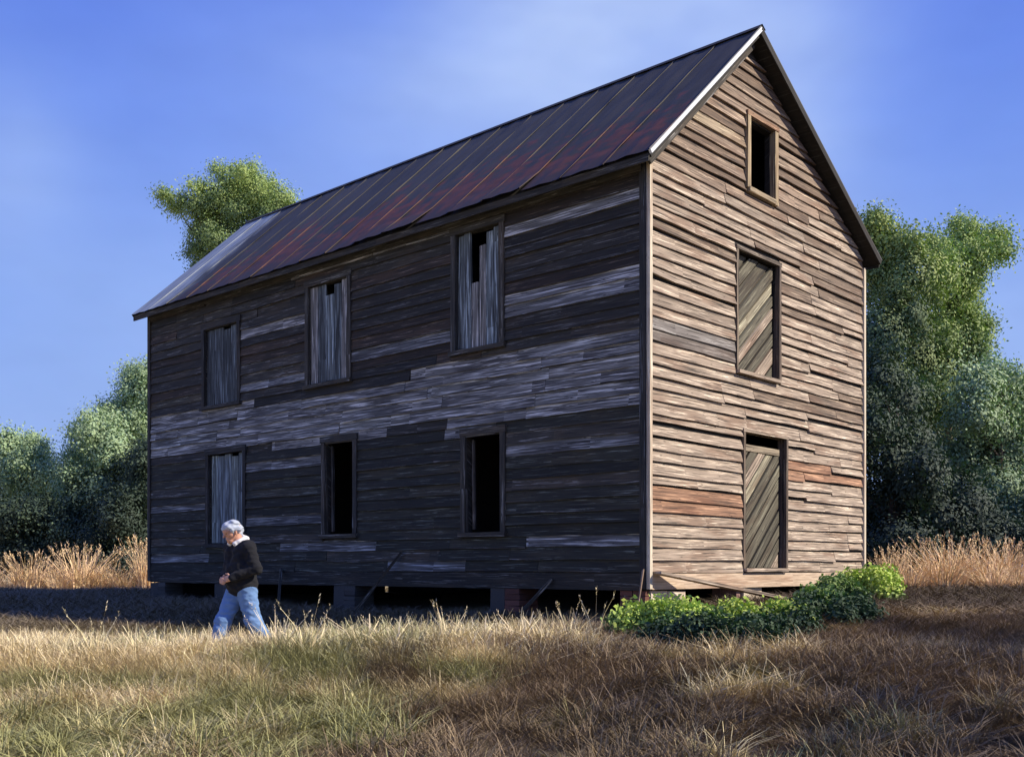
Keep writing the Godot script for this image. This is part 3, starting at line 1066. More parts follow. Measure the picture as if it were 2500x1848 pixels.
func build_piers(h: Node, side: Frame, gab: Frame) -> void:
	rng.seed = 44
	M.brick = plain(Color(0.15, 0.062, 0.045), 0.95)
	M.stone = plain(Color(0.085, 0.08, 0.075), 0.95)
	# near corner pier: limewashed blocks on the gable side, red brick on the long side
	var p := Node3D.new()
	put(p, "corner_pier", h)
	for b in [[0.10, 0.50, -0.66, -0.31], [0.51, 0.95, -0.66, -0.32]]:
		part("block", one(gab, b[0], b[1], b[2] - 0.3, b[3], -0.45, 0.0, Color(1.15, 1.12, 1.05), 0.012), M.lime, p)
	for r in 5:
		for k in 2:
			part("brick", one(side, 0.02 + k * 0.215, 0.225 + k * 0.215, -0.375 - r * 0.078, -0.305 - r * 0.078, -0.09, 0.005 + rng.randf_range(-0.006, 0.006), Color.WHITE * rng.randf_range(0.7, 1.2), 0.004), M.brick, p)
	# middle pier of the gable
	var p2 := Node3D.new()
	put(p2, "pier", h)
	part("block", one(gab, 2.60, 3.14, -0.9, -0.30, -0.50, -0.03, Color(1.1, 1.0, 0.92), 0.012), M.lime, p2)
	part("block", one(gab, 2.44, 2.59, -0.9, -0.30, -0.50, -0.06, Color(0.42, 0.30, 0.32), 0.012), M.lime, p2)
	# right-hand pier
	var p3 := Node3D.new()
	put(p3, "pier", h)
	part("block", one(gab, 6.1, 6.6, -0.8, -0.30, -0.50, -0.03, Color(0.9, 0.85, 0.8), 0.012), M.lime, p3)
	# piers of the long side: half grey stone, half red brick
	for t in [2.28, 6.1, 9.9, 12.4]:
		var q := Node3D.new()
		put(q, "pier", h)
		for r in 6:
			part("brick", one(side, t, t + 0.29, -0.39 - r * 0.085, -0.31 - r * 0.085, -0.40, 0.03, Color(1.0, 1.0, 1.0) * rng.randf_range(0.5, 1.1), 0.006), M.brick if t < 3.0 else M.stone, q)
		part("stone", one(side, t + 0.30, t + 0.60, -0.9, -0.305, -0.42, 0.02, Color(0.7, 0.7, 0.7), 0.015), M.stone, q)
	# unseen walls added at the far sides to keep the crawl space dark
	var st := begin()
	timber(st, Vector3(WIDE - 0.2, -0.75, -LONG * 0.5), Vector3(0, 0, LONG * 0.5 - 0.4), Vector3(0, 0.44, 0), Vector3(0.1, 0, 0), 0.0, Color(0.5, 0.5, 0.5))
	timber(st, Vector3(WIDE * 0.5, -0.75, -LONG + 0.3), Vector3(WIDE * 0.5 - 0.4, 0, 0), Vector3(0, 0.44, 0), Vector3(0, 0, 0.1), 0.0, Color(0.5, 0.5, 0.5))
	part("crawl_light_block", st.commit(), M.stone, h)

# ---------------------------------------------------------------- trees
func build_trees() -> void:
	var deep := Color(0.09, 0.145, 0.09)
	var mid := Color(0.15, 0.22, 0.10)
	var lime := Color(0.36, 0.47, 0.16)
	var soft := Color(0.34, 0.46, 0.28)
	tree("tree", "tall yellow-green tree rising behind the left end of the tin roof", "tree", Vector3(-11.29, 0.94, -44.00),
		[[-0.23,16.50,0.20,0.79], [-0.84,15.83,0.39,0.72], [0.87,16.02,0.47,0.91], [1.89,15.53,0.71,0.79], [-2.52,15.55,0.38,0.45], [-1.69,15.39,0.68,0.64], [-1.35,15.07,-0.75,0.95], [0.18,15.23,-0.06,1.13], [1.67,14.69,0.71,0.95], [-1.44,14.00,0.24,0.60], [0.16,13.32,0.64,1.32], [-1.69,13.30,-0.62,0.57], [0.6,11.5,0.0,1.5], [-0.8,10.5,0.3,1.4]], mid, lime, 13.6, 15.8, 71, 150.0, 0.3)
	tree("tree", "tall blue-green tree with a pointed top touching the left edge of the house", "tree", Vector3(-12.52, 0.92, -37.00),
		[[-0.35,7.59,-0.06,0.25], [-0.64,7.20,-0.46,0.41], [-0.16,6.55,0.08,0.57], [-0.83,6.86,0.13,0.25], [-1.31,6.29,-0.88,0.48], [-0.49,5.67,-0.51,0.79], [0.19,6.14,-0.40,0.79], [-0.68,4.65,0.75,0.79], [0.16,4.29,0.48,0.95], [-1.02,3.43,-0.61,0.95], [0.49,2.87,0.53,0.95], [-0.54,1.97,-0.65,0.95], [1.2,5.0,-0.6,0.9]], mid, soft, 3.5, 6.0, 72)
	tree("tree", "rounded blue-green tree just left of the pointed tree beside the house", "tree", Vector3(-13.57, 0.91, -35.00),
		[[-0.14,5.20,0.21,0.45], [-0.00,5.44,-0.67,0.42], [-0.86,4.77,-0.90,0.45], [0.63,4.45,0.67,0.68], [-0.43,3.89,-0.52,0.68], [-1.04,3.58,-0.51,0.36], [-0.65,3.69,0.87,0.18], [0.48,2.90,0.67,0.75], [-0.83,2.66,-0.38,0.75], [0.40,1.71,0.83,0.83], [-0.80,1.59,0.07,0.75]], deep, soft, 2.2, 4.6, 73)
	tree("tree", "low spreading green tree at the left edge of the meadow", "tree", Vector3(-18.05, 0.93, -39.00),
		[[-0.48,5.08,0.32,0.37], [-0.16,5.00,-0.53,0.50], [0.94,4.78,0.79,0.44], [-0.17,4.33,0.34,0.75], [1.13,4.11,0.84,0.67], [1.56,3.63,0.71,0.50], [0.00,3.38,-0.36,0.92], [1.06,2.86,-0.25,0.75], [-1.47,3.73,-0.60,0.84], [-0.81,2.20,-0.64,1.01], [0.49,1.87,-0.78,1.01], [2.0,2.2,-0.8,0.9], [2.8,2.6,-1.2,0.8]], mid, soft, 2.5, 4.4, 74)
	tree("tree", "green tree standing beyond the left end of the hedge", "tree", Vector3(-21.97, 0.93, -41.00),
		[[0.34,5.64,-0.36,0.88], [-0.60,5.93,0.19,0.97], [0.78,4.44,-0.89,0.97], [-0.00,4.51,0.32,1.23], [-1.58,4.57,-0.29,1.06], [0.35,2.97,-0.34,1.41], [-0.73,2.75,0.57,1.41]], mid, soft, 2.5, 4.8, 75, 220.0)
	tree("tree", "tall narrow green tree rising directly behind the right eave of the gable", "tree", Vector3(11.09, 1.32, -31.00),
		[[-0.39,10.30,-0.03,0.24], [-0.35,9.97,-0.33,0.35], [-0.05,9.74,-0.03,0.40], [0.33,9.42,0.37,0.32], [0.08,9.29,-0.80,0.67], [0.21,8.57,0.86,0.53], [0.03,8.35,-0.86,0.73], [0.30,7.50,0.45,0.67], [-0.61,6.94,0.62,0.80], [0.72,6.58,-0.87,0.80], [-0.45,5.65,0.52,0.80], [0.62,5.25,-0.24,0.67], [-0.18,4.39,0.14,0.87]], deep, Color(0.32, 0.40, 0.13), 6.0, 9.5, 76)
	tree("tree", "tall lime-green tree with a forked top and a sky gap, right of the house", "tree", Vector3(13.50, 1.33, -33.00),
		[[0.94,11.04,-0.88,0.37], [1.28,10.59,-0.82,0.34], [1.71,10.66,-0.57,0.20], [1.19,9.84,0.82,0.20], [0.51,10.29,-0.55,0.48], [-0.61,9.78,0.46,0.37], [0.44,9.41,0.77,0.43], [-0.46,8.99,0.80,0.64], [0.69,8.85,-0.28,0.51], [-0.44,8.06,0.04,0.71], [0.36,7.60,0.50,0.40], [1.30,7.80,-0.71,0.28], [-0.04,7.12,0.45,0.68], [0.76,6.83,0.54,0.31], [-0.68,6.39,0.65,0.78], [0.78,6.52,-0.83,0.50], [-0.47,5.25,0.80,0.85], [-0.13,4.33,-0.74,0.99]], mid, lime, 5.5, 9.5, 77)
	tree("tree", "shorter pale green tree at the right edge below the forked tree", "tree", Vector3(13.24, 1.34, -29.00),
		[[-0.06,5.60,-0.29,0.32], [0.09,5.33,0.20,0.27], [-0.83,4.99,0.75,0.42], [0.26,4.85,-0.29,0.37], [-1.08,4.26,0.76,0.50], [-0.22,4.11,0.08,0.50], [0.72,5.05,-0.34,0.27], [0.84,4.41,-0.33,0.42], [0.52,3.56,-0.58,0.56], [-0.16,3.45,-0.76,0.62], [0.92,2.80,-0.63,0.62], [-0.28,2.35,0.34,0.75], [0.07,1.59,0.89,0.69], [-0.10,1.40,-0.61,0.69], [-1.0, 1.8, 0.2, 0.8], [-0.9, 3.2, -0.4, 0.7]], deep, soft, 2.2, 4.6, 78)
	tree("tree", "green tree beyond the right end of the tree row", "tree", Vector3(16.81, 1.32, -31.00),
		[[-0.65,5.47,-0.81,0.67], [-0.60,5.97,0.88,0.80], [0.76,5.46,0.06,0.80], [-0.71,4.16,-0.17,0.80], [0.53,4.34,-0.47,1.07], [-1.02,2.80,0.17,0.93], [-0.06,2.63,0.59,1.07], [-0.62,1.48,-0.08,0.93]], deep, soft, 2.2, 4.6, 79, 220.0)
	var gloom := Color(0.034, 0.058, 0.046)  # shade of the lower trees, put into dark leaf colours
	var gloom2 := Color(0.055, 0.092, 0.062)
	tree("shade_foliage", "foliage coloured dark as tree shade close behind the right wall of the house", "tree", Vector3(9.53, 1.37, -26.50),
		[[-0.35,4.92,-0.14,0.41], [0.35,4.45,-0.80,0.51], [-0.71,3.66,0.75,0.51], [0.71,3.52,-0.84,0.51], [-0.28,2.85,-0.01,0.68], [0.39,2.34,0.61,0.63], [0.06,1.75,-0.66,0.74], [0.91,1.46,0.42,0.57], [-0.24,0.78,0.81,0.68], [1.21,0.79,0.23,0.51], [2.1, 0.9, 0.1, 0.7], [2.9, 0.8, 0.0, 0.6], [1.8, 1.8, 0.0, 0.6], [-1.3, 0.5, -0.6, 0.7], [-1.4, 1.6, -0.9, 0.7], [-1.2, 2.8, -1.0, 0.6]], gloom, gloom2, 1.0, 5.0, 80)
	tree("shade_foliage", "bush coloured dark as tree shade against the left edge of the house under the pointed tree", "shrub", Vector3(-12.20, 0.91, -33.50),
		[[0.74,3.96,0.46,0.43], [-0.23,3.62,-0.63,0.50], [0.68,3.00,-0.10,0.72], [-0.94,2.89,-0.56,0.50], [0.06,2.25,0.55,0.65], [0.46,1.71,-0.33,0.72], [-1.04,1.56,-0.07,0.58], [-0.6, 0.8, 0.3, 0.7], [0.6, 0.7, 0.3, 0.7]], gloom, gloom2, 1.0, 4.0, 81)
	tree("shade_foliage", "low bush coloured dark as tree shade behind the golden grass at far left", "shrub", Vector3(-15.52, 0.91, -34.50),
		[[-0.36,2.28,0.80,0.52], [0.40,2.44,0.56,0.52], [1.21,1.99,0.76,0.47], [-1.52,2.02,-0.07,0.59], [-0.31,1.43,-0.02,0.67], [0.75,1.27,0.37,0.59], [-1.2, 0.8, 0.2, 0.7], [0.2, 0.6, 0.4, 0.6], [1.5, 0.7, 0.3, 0.6], [-2.4, 1.3, 0.0, 0.8]], gloom, gloom2, 0.5, 2.6, 82)
	tree("shade_foliage", "low shade-dark foliage added to fill the gap behind the golden grass right of the house", "shrub", Vector3(10.6, 1.35, -30.0),
		[[-1.6, 0.7, 0, 0.9], [-0.4, 0.6, 0.3, 0.8], [0.8, 0.7, 0.1, 0.9], [2.0, 0.6, 0.2, 0.8], [-1.0, 1.9, -0.2, 0.8], [0.4, 1.7, 0, 0.8], [1.8, 1.6, 0, 0.7], [3.0, 0.7, 0.2, 0.8]], gloom, gloom2, 0.5, 2.6, 85)
	# two broad trees stand to the right of the picture and shade the near meadow
	tree("shade_tree", "broad tree shading the meadow in front of the house from the right", "tree", Vector3(11.8, 0.3, -7.2),
		[[0, 6.4, 0, 1.3], [1.3, 5.6, 0.8, 1.2], [-1.4, 5.8, -0.7, 1.1], [0.2, 5.2, -1.7, 1.1], [0.4, 4.6, 1.8, 1.1], [-1.6, 4.3, 1.0, 0.9], [1.8, 4.2, -1.0, 1.1], [-0.8, 7.2, 0.9, 0.8], [-0.5, 3.8, -2.4, 0.8]], mid, lime, 3.0, 7.0, 83, 10.0, 0.28, 1.25)
	tree("shade_tree", "second broad tree beyond the first to the right of the meadow", "tree", Vector3(14.5, 0.5, -10.2),
		[[0, 7.0, 0, 1.3], [1.3, 6.2, 0.8, 1.2], [-1.4, 6.0, -0.7, 1.1], [0.2, 5.4, -1.5, 1.0], [0.4, 4.8, 1.8, 1.1], [-1.6, 4.3, 0.8, 0.9], [1.8, 4.6, -1.0, 1.1]], mid, lime, 3.0, 7.0, 84, 10.0, 0.28, 1.25)

# ---------------------------------------------------------------- small things
func stick(called: String, label: String, category: String, a: Vector3, b: Vector3, w: float, t: float, mat: Material, col: Color) -> void:
	var st := begin()
	var x := (b - a) * 0.5
	var z := x.cross(Vector3(0.3, 0.1, 1)).normalized()
	var y := z.cross(x).normalized()
	timber(st, Vector3.ZERO, x, y * w * 0.5, z * t * 0.5, 0.006, col)
	var o := part(called, st.commit(), mat, self)
	o.position = (a + b) * 0.5
	tag(o, label, category)

func house_point(x: float, y: float, z: float) -> Vector3:
	return HOUSE_AT + Vector3(x, y, z).rotated(Vector3.UP, HOUSE_TURN)

func grounded(p: Vector3, up := 0.0) -> Vector3:
	return Vector3(p.x, ground_at(p.x, p.z) + up, p.z)

func build_props() -> void:
	rng.seed = 55
	var f := grounded(house_point(2.5, 0, 0.75), 0.08)
	stick("leaning_plank", "pale board slanting down across the foot of the gable past the corner pier", "plank", house_point(0.06, -0.06, 0.12), f, 0.17, 0.035, M.sun_wood, Color(1.5, 1.45, 1.35))
	stick("leaning_pole", "long grey pole leaning on the shaded wall beside the middle lower window", "pole", house_point(-0.06, 0.26, -4.86), grounded(house_point(-0.6, 0, -5.5), 0.02), 0.055, 0.05, M.shade_wood, Color(1.8, 1.8, 1.9))
	stick("leaning_pole", "short grey stick leaning on the shaded wall right of the brick pier", "pole", house_point(-0.06, -0.16, -1.62), grounded(house_point(-0.35, 0, -2.1), 0.02), 0.05, 0.04, M.shade_wood, Color(1.7, 1.7, 1.8))
	stick("leaning_pole", "thin pale lath leaning on the front corner of the house", "pole", house_point(-0.05, -0.02, -0.02), grounded(house_point(-0.28, 0, 0.02), 0.02), 0.03, 0.02, M.sun_wood, Color(1.2, 1.2, 1.15))
	stick("leaning_pole", "bent dark stick leaning on the shaded wall right of the man", "pole", house_point(-0.06, -0.02, -8.2), grounded(house_point(-0.7, 0, -7.4), 0.02), 0.05, 0.04, M.shade_wood, Color(1.1, 1.0, 0.9))

# ---------------------------------------------------------------- the man
func build_person() -> void:
	var at := grounded(Vector3(-3.22, 0, -12.7))
	var skin := Color(0.52, 0.27, 0.18)
	var V := func(x, y, z) -> Vector3: return Vector3(x, y, z)
	# faces local +z; his left is +x. He is stooped, mid-stride, hands clasped in front
	var torso := [
		[V.call(-0.07, 0.96, 0.0), V.call(-0.08, 1.16, 0.03), 0.115, 0.12], [V.call(0.07, 0.96, 0.0), V.call(0.08, 1.16, 0.03), 0.115, 0.12],
		[V.call(-0.08, 1.16, 0.03), V.call(-0.10, 1.34, 0.04), 0.12, 0.10], [V.call(0.08, 1.16, 0.03), V.call(0.10, 1.34, 0.04), 0.12, 0.10],
		[V.call(-0.18, 1.42, 0.03), V.call(0.18, 1.42, 0.03), 0.068, 0.068], [V.call(0, 1.12, 0.07), V.call(0, 0.98, 0.06), 0.10, 0.10]]
	var arms := [
		[V.call(-0.20, 1.41, 0.03), V.call(-0.29, 1.15, -0.02), 0.062, 0.048], [V.call(-0.29, 1.15, -0.02), V.call(-0.10, 1.02, 0.20), 0.048, 0.034],
		[V.call(0.20, 1.41, 0.03), V.call(0.29, 1.15, -0.01), 0.062, 0.048], [V.call(0.29, 1.15, -0.01), V.call(0.12, 1.04, 0.21), 0.048, 0.034]]
	var hips := [[V.call(-0.08, 0.95, 0.0), V.call(0.08, 0.95, 0.0), 0.125, 0.125]]
	var legs := [
		[V.call(-0.09, 0.91, 0.0), V.call(-0.13, 0.50, 0.17), 0.098, 0.066], [V.call(-0.13, 0.50, 0.17), V.call(-0.14, 0.10, 0.25), 0.062, 0.046],
		[V.call(0.09, 0.91, 0.0), V.call(0.13, 0.50, -0.07), 0.098, 0.066], [V.call(0.13, 0.50, -0.07), V.call(0.15, 0.11, -0.32), 0.062, 0.046]]
	var feet := [[V.call(-0.14, 0.06, 0.24), V.call(-0.15, 0.04, 0.44), 0.045, 0.036], [V.call(0.15, 0.08, -0.33), V.call(0.16, 0.035, -0.14), 0.045, 0.036]]
	# head: bowed, turned a little to his right
	var hc := V.call(-0.02, 1.60, 0.11) as Vector3
	var hb := Basis.from_euler(Vector3(0.30, -0.12, 0.0))
	var H := func(x, y, z) -> Vector3: return hc + hb * Vector3(x, y, z)
	var head := [
		[H.call(0, 0.045, -0.03), H.call(0, 0.045, 0.025), 0.088, 0.082], [H.call(0, -0.02, 0.02), H.call(0, -0.075, 0.055), 0.068, 0.042], [H.call(-0.03, -0.01, 0.045), H.call(0.03, -0.01, 0.045), 0.042, 0.042],
		[H.call(0, 0.03, 0.09), H.call(0, -0.015, 0.118), 0.010, 0.015], [H.call(-0.045, 0.038, 0.080), H.call(0.045, 0.038, 0.080), 0.014, 0.014],
		[H.call(-0.02, -0.055, 0.088), H.call(0.02, -0.055, 0.088), 0.009, 0.009], [H.call(0, -0.10, 0.065), H.call(0, -0.095, 0.05), 0.022, 0.024],
		[H.call(-0.088, 0.02, -0.005), H.call(-0.090, -0.02, 0.0), 0.015, 0.011], [H.call(0.088, 0.02, -0.005), H.call(0.090, -0.02, 0.0), 0.015, 0.011],
		[H.call(0, -0.03, -0.03), V.call(0, 1.43, 0.04), 0.062, 0.066]]
	# hands: the right lies over the left
	var hands := []
	for s in [-1.0, 1.0]:
		var wrist: Vector3 = V.call(-0.10, 1.02, 0.20) if s < 0 else V.call(0.12, 1.04, 0.21)
		var reach := Vector3(-s * 0.88, -0.16, 0.30).normalized()
		var down := Vector3(0, -1, 0.15).normalized()
		var front := Vector3(0.0, 0.15, 1.0).normalized() * (0.03 if s < 0 else 0.0)
		var palm := wrist + reach * 0.075 + front
		hands.append([wrist, wrist + reach * 0.03 + front * 0.5, 0.028, 0.026])
		var bones := [[wrist, palm, 0.027, 0.022], [wrist + down * 0.02 + reach * 0.03, palm + down * 0.026, 0.020, 0.018], [wrist - down * 0.02 + reach * 0.03, palm - down * 0.026, 0.020, 0.018]]
		var lens := [0.070, 0.082, 0.076, 0.060]
		for i in 4:
			var root := palm + down * (-0.030 + 0.020 * i) + reach * 0.012
			var bend := Vector3(0, 0, -0.5)
			var k1 := root + reach * float(lens[i]) * 0.5
			var k2 := k1 + (reach + bend * 0.8 + down * 0.15).normalized() * float(lens[i]) * 0.35
			var k3 := k2 + (reach * 0.5 + bend * 1.4 + down * 0.2).normalized() * float(lens[i]) * 0.28
			bones.append([root, k1, 0.0095, 0.009])
			bones.append([k1, k2, 0.009, 0.0085])
			bones.append([k2, k3, 0.0085, 0.0075])
		var tb := wrist - down * 0.024 + reach * 0.025
		var t1 := tb + (reach * 0.7 - down * 0.75).normalized() * 0.045
		bones.append([tb, t1, 0.012, 0.0105])
		bones.append([t1, t1 + (reach - down * 0.2).normalized() * 0.035, 0.0105, 0.009])
		hands.append_array(bones)
	var all := torso + arms + hips + legs + feet
	var body := MeshInstance3D.new()
	body.mesh = body_mesh([[all, 0.05, 0.014, skin], [head, 0.018, 0.005, skin], [hands, 0.008, 0.004, skin * Color(1.1, 1.15, 1.15)]])
	body.material_override = plain(Color.WHITE, 0.6)
	put(body, "person", self)
	body.position = at
	body.rotation.y = deg_to_rad(-46.0)
	body.scale = Vector3(1.04, 0.95, 1.0)
	tag(body, "grey-haired person in dark sweater and blue jeans walking left with hands clasped", "person")
	part("sweater", body_mesh([[fat(torso, 0.022) + fat([arms[0], arms[2]], 0.020) + fat([[arms[1][0], arms[1][0].lerp(arms[1][1], 0.92), 0.048, 0.038], [arms[3][0], arms[3][0].lerp(arms[3][1], 0.92), 0.048, 0.038]], 0.017) + [[V.call(-0.07, 0.95, 0.0), V.call(0.07, 0.95, 0.0), 0.150, 0.150], [V.call(0, 1.0, 0.06), V.call(0, 0.93, 0.045), 0.125, 0.12]], 0.04, 0.012, Color.WHITE, 0.013]]), plain(Color(0.005, 0.006, 0.010), 0.95), body)
	part("jeans", body_mesh([[fat(hips, 0.014) + fat([legs[0], legs[2]], 0.026) + fat([legs[1], legs[3]], 0.040), 0.03, 0.011, Color.WHITE, 0.013]]), plain(Color(0.13, 0.24, 0.46), 0.9), body)
	for i in 2:
		part("shoe", body_mesh([[fat([feet[i]], 0.010), 0.02, 0.010, Color.WHITE]]), plain(Color(0.05, 0.045, 0.04), 0.7), body)
	# collar: a soft white roll round the neck, open at the throat
	var col := []
	for i in 11:
		var a := -2.35 + i * 0.47
		var a2 := a + 0.47
		if i == 10:
			break
		var c := Vector3(0, 1.475, 0.05)
		col.append([c + Vector3(sin(a + PI) * 0.092, 0.020 - 0.045 * -cos(a + PI) * -1.0, cos(a + PI) * 0.088), c + Vector3(sin(a2 + PI) * 0.092, 0.020 - 0.045 * -cos(a2 + PI) * -1.0, cos(a2 + PI) * 0.088), 0.034, 0.034])
	part("collar", body_mesh([[col, 0.02, 0.008, Color.WHITE, 0.02]]), plain(Color(0.66, 0.66, 0.68), 0.95), body)
	# hair: swept back, grey-white, covers crown, sides and nape
	var hair := [[H.call(0, 0.085, 0.045), H.call(0, 0.098, -0.03), 0.060, 0.068], [H.call(0, 0.098, -0.03), H.call(0, 0.03, -0.075), 0.066, 0.062], [H.call(0, 0.03, -0.075), H.call(0, -0.045, -0.062), 0.062, 0.045],
		[H.call(-0.062, 0.055, 0.01), H.call(-0.070, 0.03, -0.05), 0.042, 0.042], [H.call(0.062, 0.055, 0.01), H.call(0.070, 0.03, -0.05), 0.042, 0.042], [H.call(0.045, 0.100, -0.01), H.call(0.045, 0.095, -0.04), 0.052, 0.052], [H.call(-0.045, 0.100, -0.01), H.call(-0.045, 0.095, -0.04), 0.052, 0.052], [H.call(0.058, 0.075, 0.045), H.call(0.066, 0.05, 0.0), 0.030, 0.034], [H.call(-0.058, 0.075, 0.045), H.call(-0.066, 0.05, 0.0), 0.030, 0.034], [H.call(-0.045, 0.075, 0.070), H.call(0.05, 0.082, 0.066), 0.022, 0.024], [H.call(0.078, 0.03, 0.028), H.call(0.076, -0.01, 0.022), 0.018, 0.012], [H.call(-0.078, 0.03, 0.028), H.call(-0.076, -0.01, 0.022), 0.018, 0.012]]
	part("hair", body_mesh([[hair, 0.02, 0.005, Color.WHITE, 0.016]]), plain(Color(0.40, 0.45, 0.53), 0.8), body)
	for s in [-1.0, 1.0]:
		var e := SphereMesh.new()
		e.radius = 0.011
		e.height = 0.022
		e.radial_segments = 10
		e.rings = 6
		var eye := part("eye", e, plain(Color(0.03, 0.025, 0.02), 0.3), body)
		eye.position = H.call(s * 0.032, 0.018, 0.088)
		part("eyebrow", body_mesh([[[[H.call(s * 0.018, 0.045, 0.096), H.call(s * 0.05, 0.046, 0.084), 0.006, 0.005]], 0.005, 0.004, Color.WHITE]]), plain(Color(0.34, 0.36, 0.40)), body)

# ---------------------------------------------------------------- bushes and tall dry plants
func build_plants() -> void:
	var leaf_d := Color(0.035, 0.075, 0.030)
	var leaf_l := Color(0.50, 0.62, 0.13)
	var leaf_m := Color(0.20, 0.30, 0.09)
	var list := [
		["bright lime-green bush just left of the front corner pier", Vector3(1.70, 0, -13.1), 0.24, leaf_m, leaf_l],
		["lime-green bush in front of the white corner pier", Vector3(2.20, 0, -12.9), 0.26, leaf_m, leaf_l],
		["mid-green bush under the foot of the slanting board", Vector3(2.80, 0, -12.8), 0.19, leaf_m, leaf_l * 0.8],
		["green bush in front of the middle pier below the door", Vector3(3.35, 0, -13.1), 0.17, leaf_d, leaf_l * 0.8],
		["dark green bush to the right of the middle pier", Vector3(4.0, 0, -13.9), 0.19, leaf_d, leaf_m],
		["green bush below the right half of the gable sill", Vector3(4.7, 0, -15.3), 0.24, leaf_d, leaf_m],
		["large yellow-green bush at the right corner of the gable", Vector3(5.62, 0, -16.9), 0.38, leaf_m, leaf_l]]
	var k := 0
	for b in list:
		rng.seed = 300 + k
		var at := grounded(b[1])
		var t := thing("bush", b[0], "bush", at, 0.0, "bushes along the foot of the gable")
		var r: float = b[2]
		var lobes := []
		for i in 9:
			var a := rng.randf() * TAU
			lobes.append([cos(a) * r * rng.randf_range(0.1, 1.35), rng.randf_range(0.05, 1.05) * r, sin(a) * r * rng.randf_range(0.1, 0.8), r * rng.randf_range(0.20, 0.48)])
		var st := begin()
		for l in lobes:
			tube(st, [Vector3(0, -0.05, 0), Vector3(l[0], l[1], l[2])], [0.012, 0.004], 4, Color.WHITE)
		part("stem", st.commit(), M.bark, t)
		crown(t, lobes, M.small_clump, 620.0, b[3], b[4], 0.15 * r, 1.0 * r, 320 + k, "foliage")
		k += 1
	# low dark growth in front of them
	for b in [["low dark green plant spreading in front of the corner bushes", 2.25, -12.2, 0.40], ["low dark green plant spreading in front of the door", 3.1, -12.65, 0.45], ["low dark green plant spreading before the right half of the gable", 4.1, -13.6, 0.42]]:
		rng.seed = 340 + k
		var t := thing("low_plant", b[0], "plant", grounded(Vector3(b[1], 0, b[2])), 0.0, "low plants in front of the gable bushes")
		var lobes := []
		for i in 10:
			var a := rng.randf() * TAU
			var q := rng.randf_range(0.2, 1.0)
			lobes.append([cos(a) * q * 0.8, rng.randf_range(0.0, 0.07), sin(a) * q * 0.45, rng.randf_range(0.10, 0.17)])
		crown(t, lobes, M.small_clump, 900.0, Color(0.022, 0.05, 0.026), Color(0.06, 0.11, 0.05), 0.0, 0.35, 350 + k, "foliage")
		k += 1

	# golden clumps of tall dry grass
	M.gold = plain(Color(1, 1, 1), 0.85)
	M.gold.cull_mode = BaseMaterial3D.CULL_DISABLED
	M.gold.albedo_color = Color(0.88, 0.66, 0.40).linear_to_srgb()
	var clumps := [blades(401, 230, 0.34, 0.45, 1.15, 0.014, 0.75, 0.7), blades(402, 230, 0.36, 0.40, 1.0, 0.014, 0.9, 0.6), blades(403, 190, 0.24, 0.6, 1.5, 0.013, 0.45, 0.8)]
	var left := [
		["low golden grass clump at the left edge of the picture", -14.6, -31.0, 0.70, 1], ["golden grass clump with a pale plume, second from the left edge", -14.05, -31.0, 1.05, 0], ["small golden grass clump between the two large left ones", -13.4, -31.4, 0.85, 1],
		["broad fan-shaped golden grass clump in front of the dark bush", -12.55, -31.0, 1.22, 0], ["golden grass clump right of the broad fan", -11.95, -31.2, 0.9, 1], ["small golden grass clump before the tall one by the house", -11.25, -31.0, 0.8, 1], ["tall pointed golden grass clump beside the left corner of the house", -10.62, -31.0, 1.08, 2],
		["low golden grass tuft between fan and plume", -13.0, -30.6, 0.7, 1]]
	var right := [
		["thin grey-gold grass clump beside the right corner of the gable", 6.75, -18.9, 0.52, 2], ["low golden grass clump right of the gable bush", 7.1, -19.0, 0.62, 1], ["tall golden grass clump with pale plumes right of the house", 8.15, -19.8, 0.92, 0], ["golden grass clump with bent stalks beside the tall plumes", 7.75, -19.3, 0.80, 1], ["wide golden grass clump near the right edge", 8.85, -19.9, 0.95, 1], ["tall golden grass clump at the right edge of the picture", 9.4, -20.2, 0.85, 0], ["low brown grass clump in front of the right-hand plumes", 8.5, -18.8, 0.55, 1], ["low brown grass clump at the right edge before the tall clump", 8.95, -18.9, 0.5, 1]]
	rng.seed = 66
	for set_ in [left, right]:
		for c in set_:
			var o := part("dry_grass_clump", clumps[c[4]], M.gold, self)
			o.position = grounded(Vector3(c[1], 0, c[2]), -0.02)
			o.rotation.y = rng.randf() * TAU
			o.scale = Vector3(1.15, 1, 1.15) * float(c[3])
			tag(o, c[0], "dry grass", "golden grass clumps left of the house" if set_ == left else "golden grass clumps right of the house")

	# single weeds standing above the meadow's edge
	M.straw = plain(Color(1, 1, 1), 0.85)
	M.straw.cull_mode = BaseMaterial3D.CULL_DISABLED
	M.straw.albedo_color = Color(0.80, 0.70, 0.44).linear_to_srgb()
	var weed := [blades(411, 16, 0.08, 0.30, 0.62, 0.013, 0.9, 0.9), blades(412, 34, 0.12, 0.22, 0.55, 0.016, 1.0, 0.5), blades(413, 6, 0.04, 0.45, 0.75, 0.009, 0.6, 1.0)]
